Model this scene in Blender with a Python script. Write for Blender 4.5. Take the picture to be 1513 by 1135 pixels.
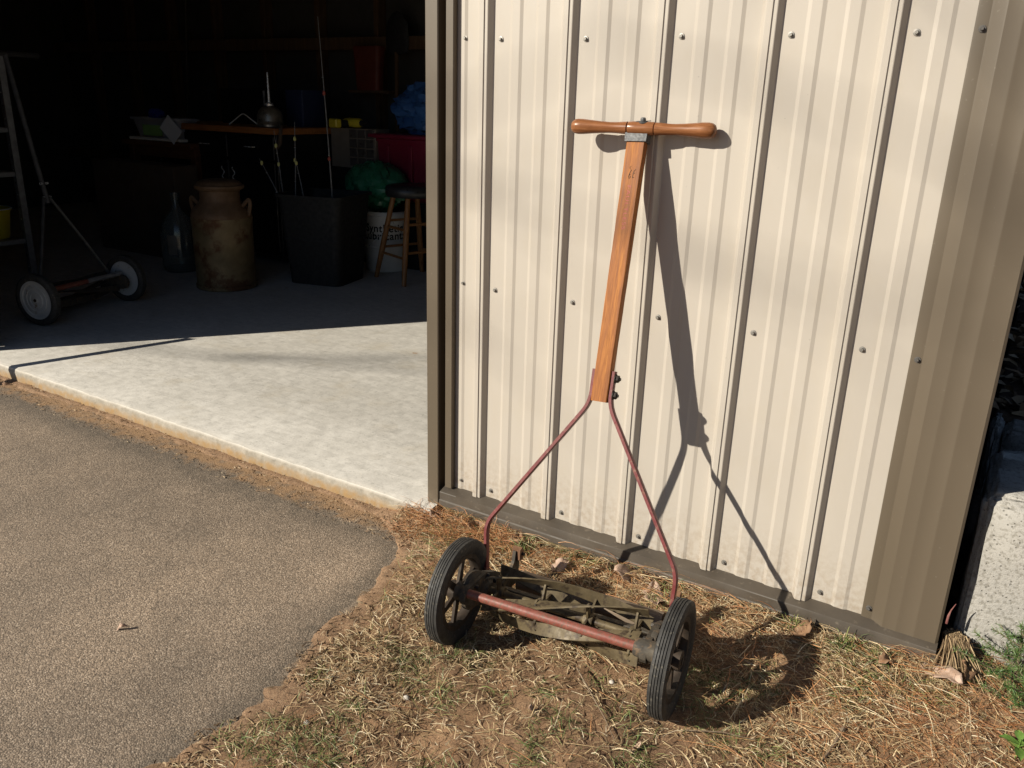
import bpy, math, random
import numpy as np
from mathutils import Vector, Matrix
random.seed(7); rng = np.random.default_rng(11)
for o in list(bpy.data.objects): bpy.data.objects.remove(o)
S = bpy.context.scene; C = S.collection
R = math.radians; PI = math.pi

# ------------------------------------------------------------------ camera
cd = bpy.data.cameras.new('camera'); cam = bpy.data.objects.new('camera', cd); C.objects.link(cam)
cd.sensor_fit = 'HORIZONTAL'; cd.sensor_width = 36; cd.lens = 36*1218.29/1513
cd.clip_start = .02; cd.clip_end = 2000
pitch, roll, yaw = R(-18.8628), R(1.7003), R(-31.5867)
fw = Vector((math.sin(yaw)*math.cos(pitch), math.cos(yaw)*math.cos(pitch), math.sin(pitch)))
rt = Vector((math.cos(yaw), -math.sin(yaw), 0)); up = rt.cross(fw)
r2 = rt*math.cos(roll)+up*math.sin(roll); u2 = -rt*math.sin(roll)+up*math.cos(roll)
m = Matrix((r2, u2, -fw)).transposed().to_4x4(); m.translation = Vector((1.1909, -1.7927, 1.0754))
cam.matrix_world = m
S.camera = cam
# ------------------------------------------------------------------ sky, sun, exposure
AZ, EL = R(36.8), R(27.8)                         # the light travels towards +x +y and down
w = bpy.data.worlds.new('World'); S.world = w; w.use_nodes = True
nt = w.node_tree; bg = nt.nodes['Background']
sky = nt.nodes.new('ShaderNodeTexSky'); sky.sky_type = 'NISHITA'; sky.sun_disc = False
sky.sun_elevation = EL; sky.sun_rotation = AZ+PI; sky.air_density = .7; sky.dust_density = .4; sky.ozone_density = 1.0
nt.links.new(sky.outputs[0], bg.inputs[0]); bg.inputs[1].default_value = 0.05
sd = bpy.data.lights.new('sun', 'SUN'); sun = bpy.data.objects.new('sun', sd); C.objects.link(sun)
sd.energy = 5.0; sd.angle = R(0.53); sd.color = (1.0, 0.93, 0.80)
sun.rotation_euler = Vector((math.sin(AZ)*math.cos(EL), math.cos(AZ)*math.cos(EL), -math.sin(EL))).to_track_quat('-Z', 'Y').to_euler()
sun.location = (-4, -6, 6)
S.render.engine = 'CYCLES'
S.cycles.max_bounces = 6; S.cycles.diffuse_bounces = 3; S.cycles.glossy_bounces = 2; S.cycles.transmission_bounces = 5; S.cycles.caustics_reflective = False; S.cycles.caustics_refractive = False
S.view_settings.view_transform = 'Standard'; S.view_settings.look = 'None'
S.view_settings.exposure = 0.45; S.view_settings.gamma = 1

# ------------------------------------------------------------------ mesh helpers
class MB:
    def __init__(s): s.v = []; s.f = []
    def add(s, vs, fs):
        o = len(s.v); s.v += [tuple(p) for p in vs]; s.f += [tuple(i+o for i in f) for f in fs]; return s
    def box(s, x0, x1, y0, y1, z0, z1, b=0.0):
        if b <= 0:
            vs = [(x, y, z) for z in (z0, z1) for y in (y0, y1) for x in (x0, x1)]
            return s.add(vs, [(0,2,3,1),(4,5,7,6),(0,1,5,4),(2,6,7,3),(0,4,6,2),(1,3,7,5)])
        # chamfered box
        vs = []; idx = {}
        X = (x0, x1); Y = (y0, y1); Z = (z0, z1)
        for i in (0,1):
            for j in (0,1):
                for k in (0,1):
                    sx, sy, sz = (1-2*i)*b, (1-2*j)*b, (1-2*k)*b
                    idx[i,j,k,0] = len(vs); vs.append((X[i], Y[j]+sy, Z[k]+sz))
                    idx[i,j,k,1] = len(vs); vs.append((X[i]+sx, Y[j], Z[k]+sz))
                    idx[i,j,k,2] = len(vs); vs.append((X[i]+sx, Y[j]+sy, Z[k]))
        fs = []
        for i in (0,1):
            q = [idx[i,0,0,0], idx[i,1,0,0], idx[i,1,1,0], idx[i,0,1,0]]; fs.append(q if i else q[::-1])
            q = [idx[0,i,0,1], idx[0,i,1,1], idx[1,i,1,1], idx[1,i,0,1]]; fs.append(q if i else q[::-1])
            q = [idx[0,0,i,2], idx[1,0,i,2], idx[1,1,i,2], idx[0,1,i,2]]; fs.append(q if i else q[::-1])
        for i in (0,1):
            for j in (0,1):
                fs.append([idx[i,j,0,0], idx[i,j,1,0], idx[i,j,1,1], idx[i,j,0,1]])
                fs.append([idx[i,0,j,0], idx[i,1,j,0], idx[i,1,j,2], idx[i,0,j,2]])
                fs.append([idx[0,i,j,1], idx[1,i,j,1], idx[1,i,j,2], idx[0,i,j,2]])
                for k in (0,1): fs.append([idx[i,j,k,0], idx[i,j,k,1], idx[i,j,k,2]])
        return s.add(vs, fs)
    def tube(s, pts, r, n=10, caps=True):
        pts = [Vector(p) for p in pts]; rs = r if isinstance(r, (list, tuple)) else [r]*len(pts)
        vs = []; fs = []; nrm = None
        for i, p in enumerate(pts):
            t = (pts[min(i+1, len(pts)-1)]-pts[max(i-1, 0)]).normalized()
            if nrm is None:
                nrm = t.orthogonal().normalized()
            else:
                nrm = (nrm-t*nrm.dot(t)).normalized()
            b = t.cross(nrm)
            for k in range(n):
                a = 2*PI*k/n; vs.append(p+(nrm*math.cos(a)+b*math.sin(a))*rs[i])
        for i in range(len(pts)-1):
            for k in range(n):
                k2 = (k+1) % n; fs.append((i*n+k, i*n+k2, (i+1)*n+k2, (i+1)*n+k))
        if caps: fs.append(tuple(range(n))[::-1]); fs.append(tuple((len(pts)-1)*n+k for k in range(n)))
        return s.add(vs, fs)
    def sweep_rect(s, pts, nrm, hn, ht):
        pts = [Vector(p) for p in pts]; nrm = Vector(nrm).normalized(); vs = []; fs = []
        for i, p in enumerate(pts):
            a = (p-pts[i-1]).normalized() if i else (pts[1]-p).normalized()
            c = (pts[i+1]-p).normalized() if i < len(pts)-1 else a
            t = (a+c).normalized(); side = t.cross(nrm).normalized(); k = 1/max(.5, a.dot(t))
            e = .22
            for (u, v) in ((-1,-1+e),(-1+e,-1),(1-e,-1),(1,-1+e),(1,1-e),(1-e,1),(-1+e,1),(-1,1-e)):
                vs.append(p+nrm*hn*v+side*ht*u*k)
        for i in range(len(pts)-1):
            for k in range(8): fs.append((i*8+k, i*8+(k+1) % 8, (i+1)*8+(k+1) % 8, (i+1)*8+k))
        L = len(pts)-1; fs.append(tuple(range(8))[::-1]); fs.append(tuple(L*8+k for k in range(8)))
        return s.add(vs, fs)
    def lathe(s, prof, n=40, axis='Z', c=(0,0,0), closed=False, a0=0.0):
        # prof: (radius, height) pairs; a radius of 0 gives a pole
        vs = []; fs = []; rings = []
        for (r, h) in prof:
            if r < 1e-6 and not closed: rings.append([len(vs)]); vs.append((0, 0, h)); continue
            ring = []
            for k in range(n):
                a = a0+2*PI*k/n; ring.append(len(vs)); vs.append((r*math.cos(a), r*math.sin(a), h))
            rings.append(ring)
        pr = list(zip(rings[:-1], rings[1:]))
        if closed: pr.append((rings[-1], rings[0]))
        for A, B in pr:
            for k in range(n):
                k2 = (k+1) % n
                if len(A) == 1 and len(B) == 1: continue
                if len(A) == 1: fs.append((A[0], B[k], B[k2]))
                elif len(B) == 1: fs.append((A[k], A[k2], B[0]))
                else: fs.append((A[k], A[k2], B[k2], B[k]))
        if axis == 'X': vs = [(p[2], p[0], p[1]) for p in vs]
        if axis == 'Y': vs = [(p[1], p[2], p[0]) for p in vs]
        return s.add([(p[0]+c[0], p[1]+c[1], p[2]+c[2]) for p in vs], fs)
    def prism(s, poly, a0, a1, axis='X'):
        n = len(poly); f = {'X': lambda a, p: (a, p[0], p[1]), 'Y': lambda a, p: (p[0], a, p[1]), 'Z': lambda a, p: (p[0], p[1], a)}[axis]
        vs = [f(a0, p) for p in poly]+[f(a1, p) for p in poly]
        fs = [tuple(range(n))[::-1], tuple(range(n, 2*n))]+[(i, (i+1) % n, n+(i+1) % n, n+i) for i in range(n)]
        return s.add(vs, fs)
    def ext(s, prof, a0, a1, f):              # open profile extruded: f(a, p) -> point
        n = len(prof); s.add([f(a0, p) for p in prof]+[f(a1, p) for p in prof], [(i, i+1, n+i+1, n+i) for i in range(n-1)]); return s
    def xf(s, M): s.v = [tuple(M @ Vector(p)) for p in s.v]; return s
    def build(s, name, mat, parent=None, smooth=35, loc=None):
        me = bpy.data.meshes.new(name); me.from_pydata(s.v, [], s.f)
        import bmesh
        bm = bmesh.new(); bm.from_mesh(me); bmesh.ops.recalc_face_normals(bm, faces=bm.faces); bm.to_mesh(me); bm.free()
        if smooth:
            me.polygons.foreach_set('use_smooth', [True]*len(me.polygons)); me.set_sharp_from_angle(angle=R(smooth))
        me.materials.append(mat)
        o = bpy.data.objects.new(name, me); C.objects.link(o)
        if parent is not None: o.parent = parent
        if loc is not None: o.location = loc
        return o
def link(name, me, parent=None, loc=(0,0,0), rot=(0,0,0), sc=(1,1,1)):
    o = bpy.data.objects.new(name, me); C.objects.link(o); o.parent = parent; o.location = loc; o.rotation_euler = rot; o.scale = sc; return o
def tag(o, label, cat, group=None):
    o['label'] = label; o['category'] = cat
    if group: o['group'] = group
    return o
def thing(name, label, cat, loc=(0,0,0), rz=0.0, group=None):
    o = bpy.data.objects.new(name, None); C.objects.link(o); o.location = loc; o.rotation_euler = (0,0,rz); o.empty_display_size = .1
    return tag(o, label, cat, group)
def struct(o): o['kind'] = 'structure'; return o
def chain_plate(pts):                          # outline of a chain of (y, z, r) discs
    L = []; Rr = []
    for i, (y, z, r) in enumerate(pts):
        a = pts[max(i-1,0)]; b = pts[min(i+1,len(pts)-1)]
        t = Vector((b[0]-a[0], b[1]-a[1])).normalized(); n = Vector((-t.y, t.x))
        if i == 0:
            for k in range(7): q = PI/2+PI*k/6; d = t*math.cos(q)+n*math.sin(q); L.insert(0, (y+d.x*r, z+d.y*r)) if False else L.append((y+d.x*r, z+d.y*r))
        elif i == len(pts)-1:
            for k in range(7): q = -PI/2+PI*k/6; d = t*math.cos(q)+n*math.sin(q); Rr.append((y+d.x*r, z+d.y*r))
        else:
            Rr.append((y-n.x*r, z-n.y*r)); L.insert(0, (y+n.x*r, z+n.y*r))
    # L: upper side reversed then start cap ; Rr: lower side then end cap
    return L+Rr
def text_mesh(body, size, ext=0.0, sp=1.0, off=0.0):
    cu = bpy.data.curves.new('t', 'FONT'); cu.body = body; cu.size = size; cu.extrude = ext; cu.space_character = sp; cu.offset = off; cu.align_x = 'CENTER'; cu.align_y = 'CENTER'
    o = bpy.data.objects.new('t', cu); C.objects.link(o); bpy.context.view_layer.update()
    me = bpy.data.meshes.new_from_object(o.evaluated_get(bpy.context.evaluated_depsgraph_get()))
    bpy.data.objects.remove(o); return me

# ------------------------------------------------------------------ value noise for the modelling
_g = np.random.default_rng(3).random((8, 257, 257))
def vnoise(x, y, sc, k=0):
    x = np.asarray(x, float)*sc+1000.3; y = np.asarray(y, float)*sc+1000.7
    xi = np.floor(x).astype(int); yi = np.floor(y).astype(int); fx = x-xi; fy = y-yi
    fx = fx*fx*(3-2*fx); fy = fy*fy*(3-2*fy); g = _g[k % 8]; a = xi % 256; b = yi % 256
    return (g[a,b]*(1-fx)+g[a+1,b]*fx)*(1-fy)+(g[a,b+1]*(1-fx)+g[a+1,b+1]*fx)*fy
def sstep(a, b, x): t = np.clip((x-a)/(b-a), 0, 1); return t*t*(3-2*t)

# ------------------------------------------------------------------ materials
class NT:
    def __init__(s, name):
        s.m = bpy.data.materials.new(name); s.m.use_nodes = True; s.t = s.m.node_tree; s.b = s.t.nodes['Principled BSDF']
        s.tc = s.n('ShaderNodeTexCoord'); s.co = s.tc.outputs['Object']
    def n(s, k, **kw):
        o = s.t.nodes.new(k)
        for a, v in kw.items(): setattr(o, a, v)
        return o
    def l(s, a, b): s.t.links.new(a, b)
    def mapping(s, sc=(1,1,1), rot=(0,0,0), loc=(0,0,0)):
        o = s.n('ShaderNodeMapping'); s.l(s.co, o.inputs[0]); o.inputs['Scale'].default_value = sc; o.inputs['Rotation'].default_value = rot; o.inputs['Location'].default_value = loc; return o.outputs[0]
    def noise(s, scale, detail=4, rough=.55, vec=None, dist=0):
        o = s.n('ShaderNodeTexNoise'); s.l(vec or s.co, o.inputs['Vector']); o.inputs['Scale'].default_value = scale; o.inputs['Detail'].default_value = detail; o.inputs['Roughness'].default_value = rough; o.inputs['Distortion'].default_value = dist; return o.outputs['Fac']
    def voro(s, scale, vec=None, feature='F1', out='Distance'):
        o = s.n('ShaderNodeTexVoronoi', feature=feature); s.l(vec or s.co, o.inputs['Vector']); o.inputs['Scale'].default_value = scale; return o.outputs[out]
    def ramp(s, fac, stops, interp='LINEAR'):
        o = s.n('ShaderNodeValToRGB'); s.l(fac, o.inputs[0]); cr = o.color_ramp; cr.interpolation = interp
        while len(cr.elements) > 1: cr.elements.remove(cr.elements[0])
        cr.elements[0].position = stops[0][0]; c = stops[0][1]; cr.elements[0].color = (*c, 1) if not isinstance(c, (int, float)) else (c, c, c, 1)
        for p, c in stops[1:]:
            e = cr.elements.new(p); e.color = (*c, 1) if not isinstance(c, (int, float)) else (c, c, c, 1)
        return o.outputs[0]
    def mix(s, fac, a, b, mode='MIX'):
        o = s.n('ShaderNodeMix', data_type='RGBA', blend_type=mode)
        for sock, v in ((o.inputs[0], fac), (o.inputs[6], a), (o.inputs[7], b)):
            if isinstance(v, (int, float)): sock.default_value = v
            elif isinstance(v, tuple): sock.default_value = (*v, 1)
            else: s.l(v, sock)
        return o.outputs[2]
    def math(s, op, a, b=0.0):
        o = s.n('ShaderNodeMath', operation=op)
        for i, v in enumerate((a, b)):
            if isinstance(v, (int, float)): o.inputs[i].default_value = v
            else: s.l(v, o.inputs[i])
        return o.outputs[0]
    def bump(s, h, st=.3, d=.002):
        o = s.n('ShaderNodeBump'); s.l(h, o.inputs['Height']); o.inputs['Strength'].default_value = st; o.inputs['Distance'].default_value = d; s.l(o.outputs[0], s.b.inputs['Normal']); return o
    def set(s, col=None, rough=None, metal=None, spec=None):
        for k, v in (('Base Color', col), ('Roughness', rough), ('Metallic', metal), ('Specular IOR Level', spec)):
            if v is None: continue
            if isinstance(v, (int, float)): s.b.inputs[k].default_value = v
            elif isinstance(v, tuple): s.b.inputs[k].default_value = (*v, 1)
            else: s.l(v, s.b.inputs[k])
        return s.m
def worn(name, c1, c2, rough=.6, scale=12, metal=0.0, bump=.2, bd=.001, c3=None, sc3=30, th=.62, stretch=None, rv=.15):
    t = NT(name); vec = t.mapping(stretch) if stretch else None
    f = t.noise(scale, 6, .6, vec); col = t.ramp(f, [(.32, c1), (.68, c2)])
    if c3: k = t.ramp(t.noise(sc3, 5, .65), [(th-.06, 0.0), (th+.05, 1.0)]); col = t.mix(k, col, c3)
    ro = t.ramp(t.noise(scale*2.3, 4), [(.3, max(.05, rough-rv)), (.7, min(1, rough+rv))])
    if bump: t.bump(t.noise(scale*6, 6, .6, vec), bump, bd)
    return t.set(col, ro, metal)
def woodmat(name, c1, c2, c3, rough=.45, axis='Z', sc=1.0, bump=.25):
    t = NT(name); s = {'X': (.06, 1, 1), 'Y': (1, .06, 1), 'Z': (1, 1, .06)}[axis]; v = t.mapping(tuple(k*sc for k in s))
    a = t.noise(90, 5, .6, v, .4); b = t.noise(380, 3, .6, v); col = t.ramp(a, [(.3, c1), (.52, c2), (.72, c3)])
    col = t.mix(t.ramp(b, [(.45, 0.0), (.62, .55)]), col, c1)
    d = t.noise(9, 4); col = t.mix(t.ramp(d, [(.5, 0.0), (.75, .35)]), col, tuple(k*.6 for k in c1))
    t.bump(b, bump, .0006); return t.set(col, t.ramp(a, [(.3, rough-.1), (.7, rough+.12)]), None, .28)

def siding_mat(name, col, rough=.38):
    t = NT(name); v = t.mapping((1, 1, .25)); n1 = t.noise(3.0, 3, .5, v); n2 = t.noise(240, 3, .6)
    c = t.mix(t.ramp(n1, [(.35, 0.0), (.7, .5)]), col, tuple(k*.93 for k in col))
    sp = t.ramp(t.noise(95, 2, .5), [(.755, 0.0), (.79, .5)]); c = t.mix(sp, c, tuple(k*.55 for k in col))
    dust = t.ramp(t.noise(18, 5, .6, t.mapping((1, 1, .5))), [(.5, 0.0), (.8, .25)]); c = t.mix(dust, c, (.42, .36, .27))
    # splash dirt near the ground
    sx = t.n('ShaderNodeSeparateXYZ'); t.l(t.co, sx.inputs[0])
    low = t.math('MULTIPLY', t.ramp(sx.outputs[2], [(0.0, 1.0), (.16, 0.0)]), t.ramp(t.noise(60, 5, .7), [(.42, 0.0), (.62, .55)])); c = t.mix(low, c, (.28, .21, .14))
    t.bump(t.math('ADD', t.math('MULTIPLY', t.noise(5, 1), 3.0), n2), .06, .0008)
    return t.set(c, t.ramp(n1, [(.3, rough-.05), (.7, rough+.1)]))
M = {}
M['siding'] = siding_mat('cream_painted_steel', (.455, .412, .356))
def brownmat():
    t = NT('brown_painted_steel'); n1 = t.noise(2.5, 3, .5, t.mapping((1, 1, .3))); c = t.ramp(n1, [(.3, (.100, .079, .054)), (.7, (.118, .093, .065))])
    c = t.mix(t.ramp(t.noise(130, 2, .5), [(.72, 0.0), (.76, .4)]), c, (.20, .17, .13)); sx = t.n('ShaderNodeSeparateXYZ'); t.l(t.co, sx.inputs[0])
    lo = t.math('MULTIPLY', t.ramp(t.math('MULTIPLY', sx.outputs[2], -1.0), [(.012, 0.0), (.05, .8)]), t.ramp(t.noise(30, 5, .7), [(.38, 0.0), (.62, 1.0)])); c = t.mix(lo, c, (.15, .12, .085))
    t.bump(t.noise(260, 3), .05, .0006); return t.set(c, t.ramp(n1, [(.3, .36), (.7, .48)]))
M['brown'] = brownmat()
M['screw'] = worn('zinc_screw', (.22, .21, .19), (.34, .32, .29), .5, 400, .7, .1)
M['washer'] = worn('screw_washer', (.06, .055, .05), (.12, .11, .10), .7, 300)
M['oak'] = woodmat('varnished_oak', (.17, .052, .010), (.335, .120, .026), (.46, .19, .048), .55)
M['grip'] = woodmat('turned_grip_wood', (.15, .055, .02), (.26, .105, .042), (.36, .165, .072), .25, 'X', .8, .1)
M['red'] = worn('red_enamel', (.125, .020, .020), (.18, .038, .035), .42, 40, 0, .15, .0006, (.22, .11, .075), 70, .62)
M['redrod'] = worn('worn_red_rod', (.17, .036, .024), (.25, .085, .06), .5, 60, 0, .2, .0006, (.14, .075, .05), 190, .56)
M['castiron'] = worn('dirty_cast_iron', (.035, .03, .024), (.085, .07, .05), .75, 35, .1, .4, .0015, (.14, .09, .05), 60, .6)
M['blade'] = worn('dusty_steel_blade', (.085, .064, .034), (.16, .122, .066), .6, 30, .2, .25, .001, (.05, .034, .02), 45, .57)
M['rust'] = worn('rusty_iron', (.13, .06, .03), (.24, .13, .07), .85, 40, .1, .5, .0015)
M['tyre'] = worn('old_rubber', (.022, .021, .020), (.046, .043, .039), .72, 40, 0, .3, .0008, (.13, .115, .09), 90, .64)
M['rim'] = worn('black_brown_rim', (.025, .019, .014), (.06, .04, .026), .7, 45, .1, .3, .001)
M['roller'] = woodmat('weathered_roller_wood', (.16, .12, .085), (.27, .21, .155), (.38, .30, .22), .8, 'X', .7, .5)
M['ferrule'] = worn('grey_ferrule_steel', (.075, .078, .082), (.125, .125, .125), .55, 80, .4, .2, .0006, (.16, .10, .06), 120, .66)
M['dark'] = worn('black_bolt_iron', (.02, .016, .013), (.05, .04, .03), .6, 60, .3)
M['redprint'] = worn('faded_red_stencil', (.36, .045, .05), (.36, .10, .06), .6, 200, 0, 0)
M['blackprint'] = worn('black_pencil_mark', (.05, .035, .025), (.16, .08, .04), .7, 300, 0, 0)

def concrete(name, c1, c2, stain, scale=1.0, grain=1.0, lip=False):
    t = NT(name); a = t.noise(2.2*scale, 6, .6); b = t.noise(26*scale, 6, .65); c = t.ramp(a, [(.3, c1), (.7, c2)])
    c = t.mix(t.ramp(b, [(.35, .5), (.62, 0.0)]), c, tuple(k*.74 for k in c1))
    st = t.ramp(t.noise(5*scale, 5, .6, t.mapping((1, 1, 1), (0, 0, 0), (3, 7, 2))), [(.56, 0.0), (.72, .55)]); c = t.mix(st, c, stain)
    streak = t.ramp(t.noise(26, 6, .7, t.mapping((.35, 2.2, 1), (0, 0, R(22)))), [(.52, 0.0), (.72, .55)]); c = t.mix(streak, c, tuple(k*.66 for k in c1))
    spots = t.ramp(t.voro(3.1*scale, t.mapping((1, 1, 1), (0, 0, 0), (1.3, .2, 0))), [(.028, .85), (.05, 0.0)]); c = t.mix(t.math('MULTIPLY', spots, t.ramp(t.noise(30, 3), [(.4, 0.0), (.6, 1.0)])), c, (.30, .14, .05))
    fl = t.ramp(t.noise(70*scale, 5, .7), [(.56, 0.0), (.70, .55)]); c = t.mix(fl, c, tuple(k*.5 for k in c1))
    if lip:
        g = t.n('ShaderNodeSeparateXYZ'); t.l(t.co, g.inputs[0])
        e = t.math('MULTIPLY', t.ramp(t.math('ADD', g.outputs[1], .1), [(.015, 1.0), (.075, 0.0)]), t.ramp(t.noise(45, 5, .7), [(.36, 0.0), (.55, .8)])); c = t.mix(e, c, (.70, .65, .57))
        fc = t.ramp(t.math('MULTIPLY', g.outputs[2], -1.0), [(.068, 0.0), (.077, 1.0)]); c = t.mix(fc, c, t.ramp(t.noise(40, 5, .7), [(.3, (.20, .175, .135)), (.7, (.36, .32, .26))]))
        lo = t.math('MULTIPLY', t.ramp(t.math('ADD', t.math('MULTIPLY', g.outputs[2], -1.0), t.math('MULTIPLY', t.noise(22, 4), .03)), [(.100, 0.0), (.118, 1.0)]), t.ramp(t.noise(30, 5, .7), [(.3, .25), (.6, .9)])); c = t.mix(lo, c, (.30, .18, .065))
    h = t.math('ADD', t.noise(120*scale, 5, .7), t.math('MULTIPLY', t.noise(18*scale, 3), 1.5)); t.bump(h, .35*grain, .002)
    return t.set(c, t.ramp(b, [(.3, .62), (.7, .85)]))
M['slab'] = concrete('garage_slab_concrete', (.54, .51, .455), (.655, .622, .565), (.48, .43, .345), 1, .7, True)
def blockmat():
    t = NT('rough_block_concrete'); a = t.noise(8, 5, .6); c = t.ramp(a, [(.3, (.33, .315, .285)), (.7, (.42, .40, .365))])
    p = t.ramp(t.noise(110, 4, .65), [(.38, 0.0), (.5, 1.0)]); c = t.mix(p, (.24, .225, .195), c)
    p2 = t.ramp(t.voro(85), [(.10, 1.0), (.17, 0.0)]); c = t.mix(t.math('MULTIPLY', p2, .6), c, (.13, .12, .10))
    t.bump(t.math('SUBTRACT', t.noise(110, 5, .7), t.math('MULTIPLY', p2, .7)), .9, .004); return t.set(c, .9)
M['block'] = blockmat()
def asphalt():
    t = NT('worn_asphalt'); n = t.math('ADD', t.math('MULTIPLY', t.noise(1.3, 6, .65), .7), t.math('MULTIPLY', t.noise(7.5, 4, .6), .3)); base = t.ramp(n, [(.32, (.27, .215, .165)), (.68, (.36, .29, .22))])
    vo = t.n('ShaderNodeTexVoronoi'); t.l(t.co, vo.inputs['Vector']); vo.inputs['Scale'].default_value = 290; vo.inputs['Randomness'].default_value = 1
    sep = t.n('ShaderNodeSeparateColor'); t.l(vo.outputs['Color'], sep.inputs[0])
    st = t.ramp(sep.outputs[0], [(0.0, (.13, .105, .082)), (.35, (.25, .20, .155)), (.7, (.37, .30, .235)), (.9, (.50, .42, .34)), (1.0, (.64, .56, .47))])
    c = t.mix(.62, base, st); v2 = t.voro(460, None, 'F1', 'Color'); s2 = t.n('ShaderNodeSeparateColor'); t.l(v2, s2.inputs[0]); c = t.mix(1.0, c, t.ramp(s2.outputs[0], [(0.0, .72), (1.0, 1.25)]), 'MULTIPLY'); c = t.mix(1.0, c, t.ramp(n, [(.30, (.68, .65, .61)), (.5, (.96, .90, .83)), (.7, (1.30, 1.20, 1.09))]), 'MULTIPLY')
    gap = t.ramp(vo.outputs['Distance'], [(.4, 0.0), (.8, .7)]); c = t.mix(gap, c, (.10, .08, .06))
    # darker, coarser stone and sandy dirt where it meets the slab and the lawn
    g = t.n('ShaderNodeAttribute'); g.attribute_name = 'edge'
    e = t.math('MULTIPLY', g.outputs['Fac'], t.ramp(t.noise(14, 5, .7), [(.3, .25), (.6, 1.0)])); c = t.mix(t.math('MULTIPLY', t.math('SUBTRACT', 1.0, t.math('ABSOLUTE', t.math('SUBTRACT', t.math('MULTIPLY', e, 2.0), 1.0))), .5), c, (.052, .047, .037))
    d = t.ramp(t.math('ADD', g.outputs['Fac'], t.math('MULTIPLY', t.math('SUBTRACT', t.noise(20, 5, .7), .5), .9)), [(.78, 0.0), (1.05, .85)]); c = t.mix(d, c, t.ramp(t.noise(150, 4, .7), [(.3, (.20, .115, .055)), (.7, (.44, .27, .14))]))
    h = t.math('ADD', t.math('MULTIPLY', t.math('SUBTRACT', 1.0, vo.outputs['Distance']), .9), t.noise(60, 4)); t.bump(h, .5, .003)
    return t.set(c, .85)
M['asphalt'] = asphalt()
def soil():
    t = NT('soil'); a = t.noise(9, 6, .65); c = t.ramp(a, [(.3, (.18, .105, .056)), (.55, (.32, .188, .10)), (.75, (.43, .27, .152))])
    s = t.n('ShaderNodeAttribute'); s.attribute_name = 'sand'
    k = t.ramp(t.math('ADD', s.outputs['Fac'], t.math('MULTIPLY', t.math('SUBTRACT', t.noise(40, 5, .7), .5), .7)), [(.35, 0.0), (.8, 1.0)])
    c = t.mix(k, c, t.ramp(t.noise(110, 6, .75), [(.3, (.22, .125, .065)), (.5, (.34, .21, .12)), (.7, (.46, .31, .19))]))
    f = t.n('ShaderNodeAttribute'); f.attribute_name = 'litter'; c = t.mix(f.outputs['Fac'], c, t.ramp(t.noise(60, 5, .7), [(.3, (.05, .03, .018)), (.7, (.16, .10, .06))]))
    cl = t.ramp(t.noise(260, 4, .7), [(.35, .6), (.6, 0.0)]); c = t.mix(cl, c, (.06, .035, .02))
    t.bump(t.math('ADD', t.noise(90, 6, .75), t.noise(340, 4, .7)), .6, .004); return t.set(c, .95)
M['soil'] = soil()
def islands(name, stops, rough=.7, trans=0.0):
    t = NT(name); g = t.n('ShaderNodeNewGeometry'); c = t.ramp(g.outputs['Random Per Island'], stops)
    c = t.mix(t.ramp(t.noise(120, 3), [(.4, 0.0), (.7, .35)]), c, (.10, .065, .035)); return t.set(c, rough)
M['straw'] = islands('dry_straw', [(0, (.20, .125, .06)), (.2, (.40, .28, .14)), (.5, (.56, .42, .23)), (.8, (.68, .55, .33)), (1, (.78, .68, .48))], .6)
M['needle'] = islands('pine_needles', [(0, (.22, .085, .03)), (.4, (.42, .175, .065)), (.75, (.56, .27, .11)), (1, (.50, .33, .16))], .6)
M['green'] = islands('green_grass', [(0, (.06, .10, .025)), (.5, (.12, .17, .045)), (1, (.25, .27, .09))], .55)
M['thatch'] = islands('thatch_crumbs', [(0, (.07, .04, .02)), (.4, (.20, .12, .06)), (.8, (.36, .25, .14)), (1, (.52, .42, .28))], .85)
M['leafp'] = worn('pale_dead_leaf', (.34, .22, .15), (.48, .35, .27), .7, 60, 0, .5, .002)
M['leafb'] = worn('brown_dead_leaf', (.16, .085, .045), (.30, .18, .10), .7, 60, 0, .5, .002)
M['leafg'] = worn('weed_leaf', (.08, .16, .025), (.15, .25, .05), .5, 80, 0, .3, .001)
M['twig'] = worn('grey_twig_bark', (.12, .08, .05), (.24, .18, .12), .85, 60, 0, .5, .001)
M['redtwig'] = worn('reddish_twig', (.16, .05, .045), (.26, .12, .10), .7, 80)
M['pebble'] = worn('pale_pebble', (.40, .36, .31), (.62, .57, .50), .8, 60)
M['fir'] = islands('fir_needles', [(0, (.035, .10, .02)), (.6, (.075, .16, .035)), (1, (.15, .22, .06))], .5)
# indoor things
M['stud'] = woodmat('framing_lumber', (.07, .04, .022), (.11, .066, .036), (.15, .092, .052), .8, 'Z', .5)
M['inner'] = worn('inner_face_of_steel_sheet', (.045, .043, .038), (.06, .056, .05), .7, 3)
M['roof'] = siding_mat('roof_sheet', (.10, .085, .07))
M['milkcan'] = worn('rusty_milk_can', (.17, .125, .06), (.28, .20, .105), .6, 8, .4, .3, .002, (.13, .06, .025), 9, .56)
M['canneck'] = worn('rusted_milk_can_neck', (.14, .08, .04), (.21, .13, .075), .7, 14, .3, .3, .002)
M['black'] = worn('black_plastic', (.007, .007, .007), (.010, .010, .010), .7, 20)
M['cab'] = worn('black_cabinet_paint', (.006, .006, .007), (.010, .010, .010), .4, 10)
M['chrome'] = worn('chrome_handle', (.75, .75, .74), (.85, .85, .84), .3, 50, .55, 0)
M['benchtop'] = woodmat('bench_top_wood', (.28, .105, .03), (.38, .15, .045), (.46, .20, .07), .5, 'X', .6)
M['tablewood'] = woodmat('old_table_wood', (.09, .035, .018), (.14, .055, .026), (.18, .08, .04), .6, 'X', .6)
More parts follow.
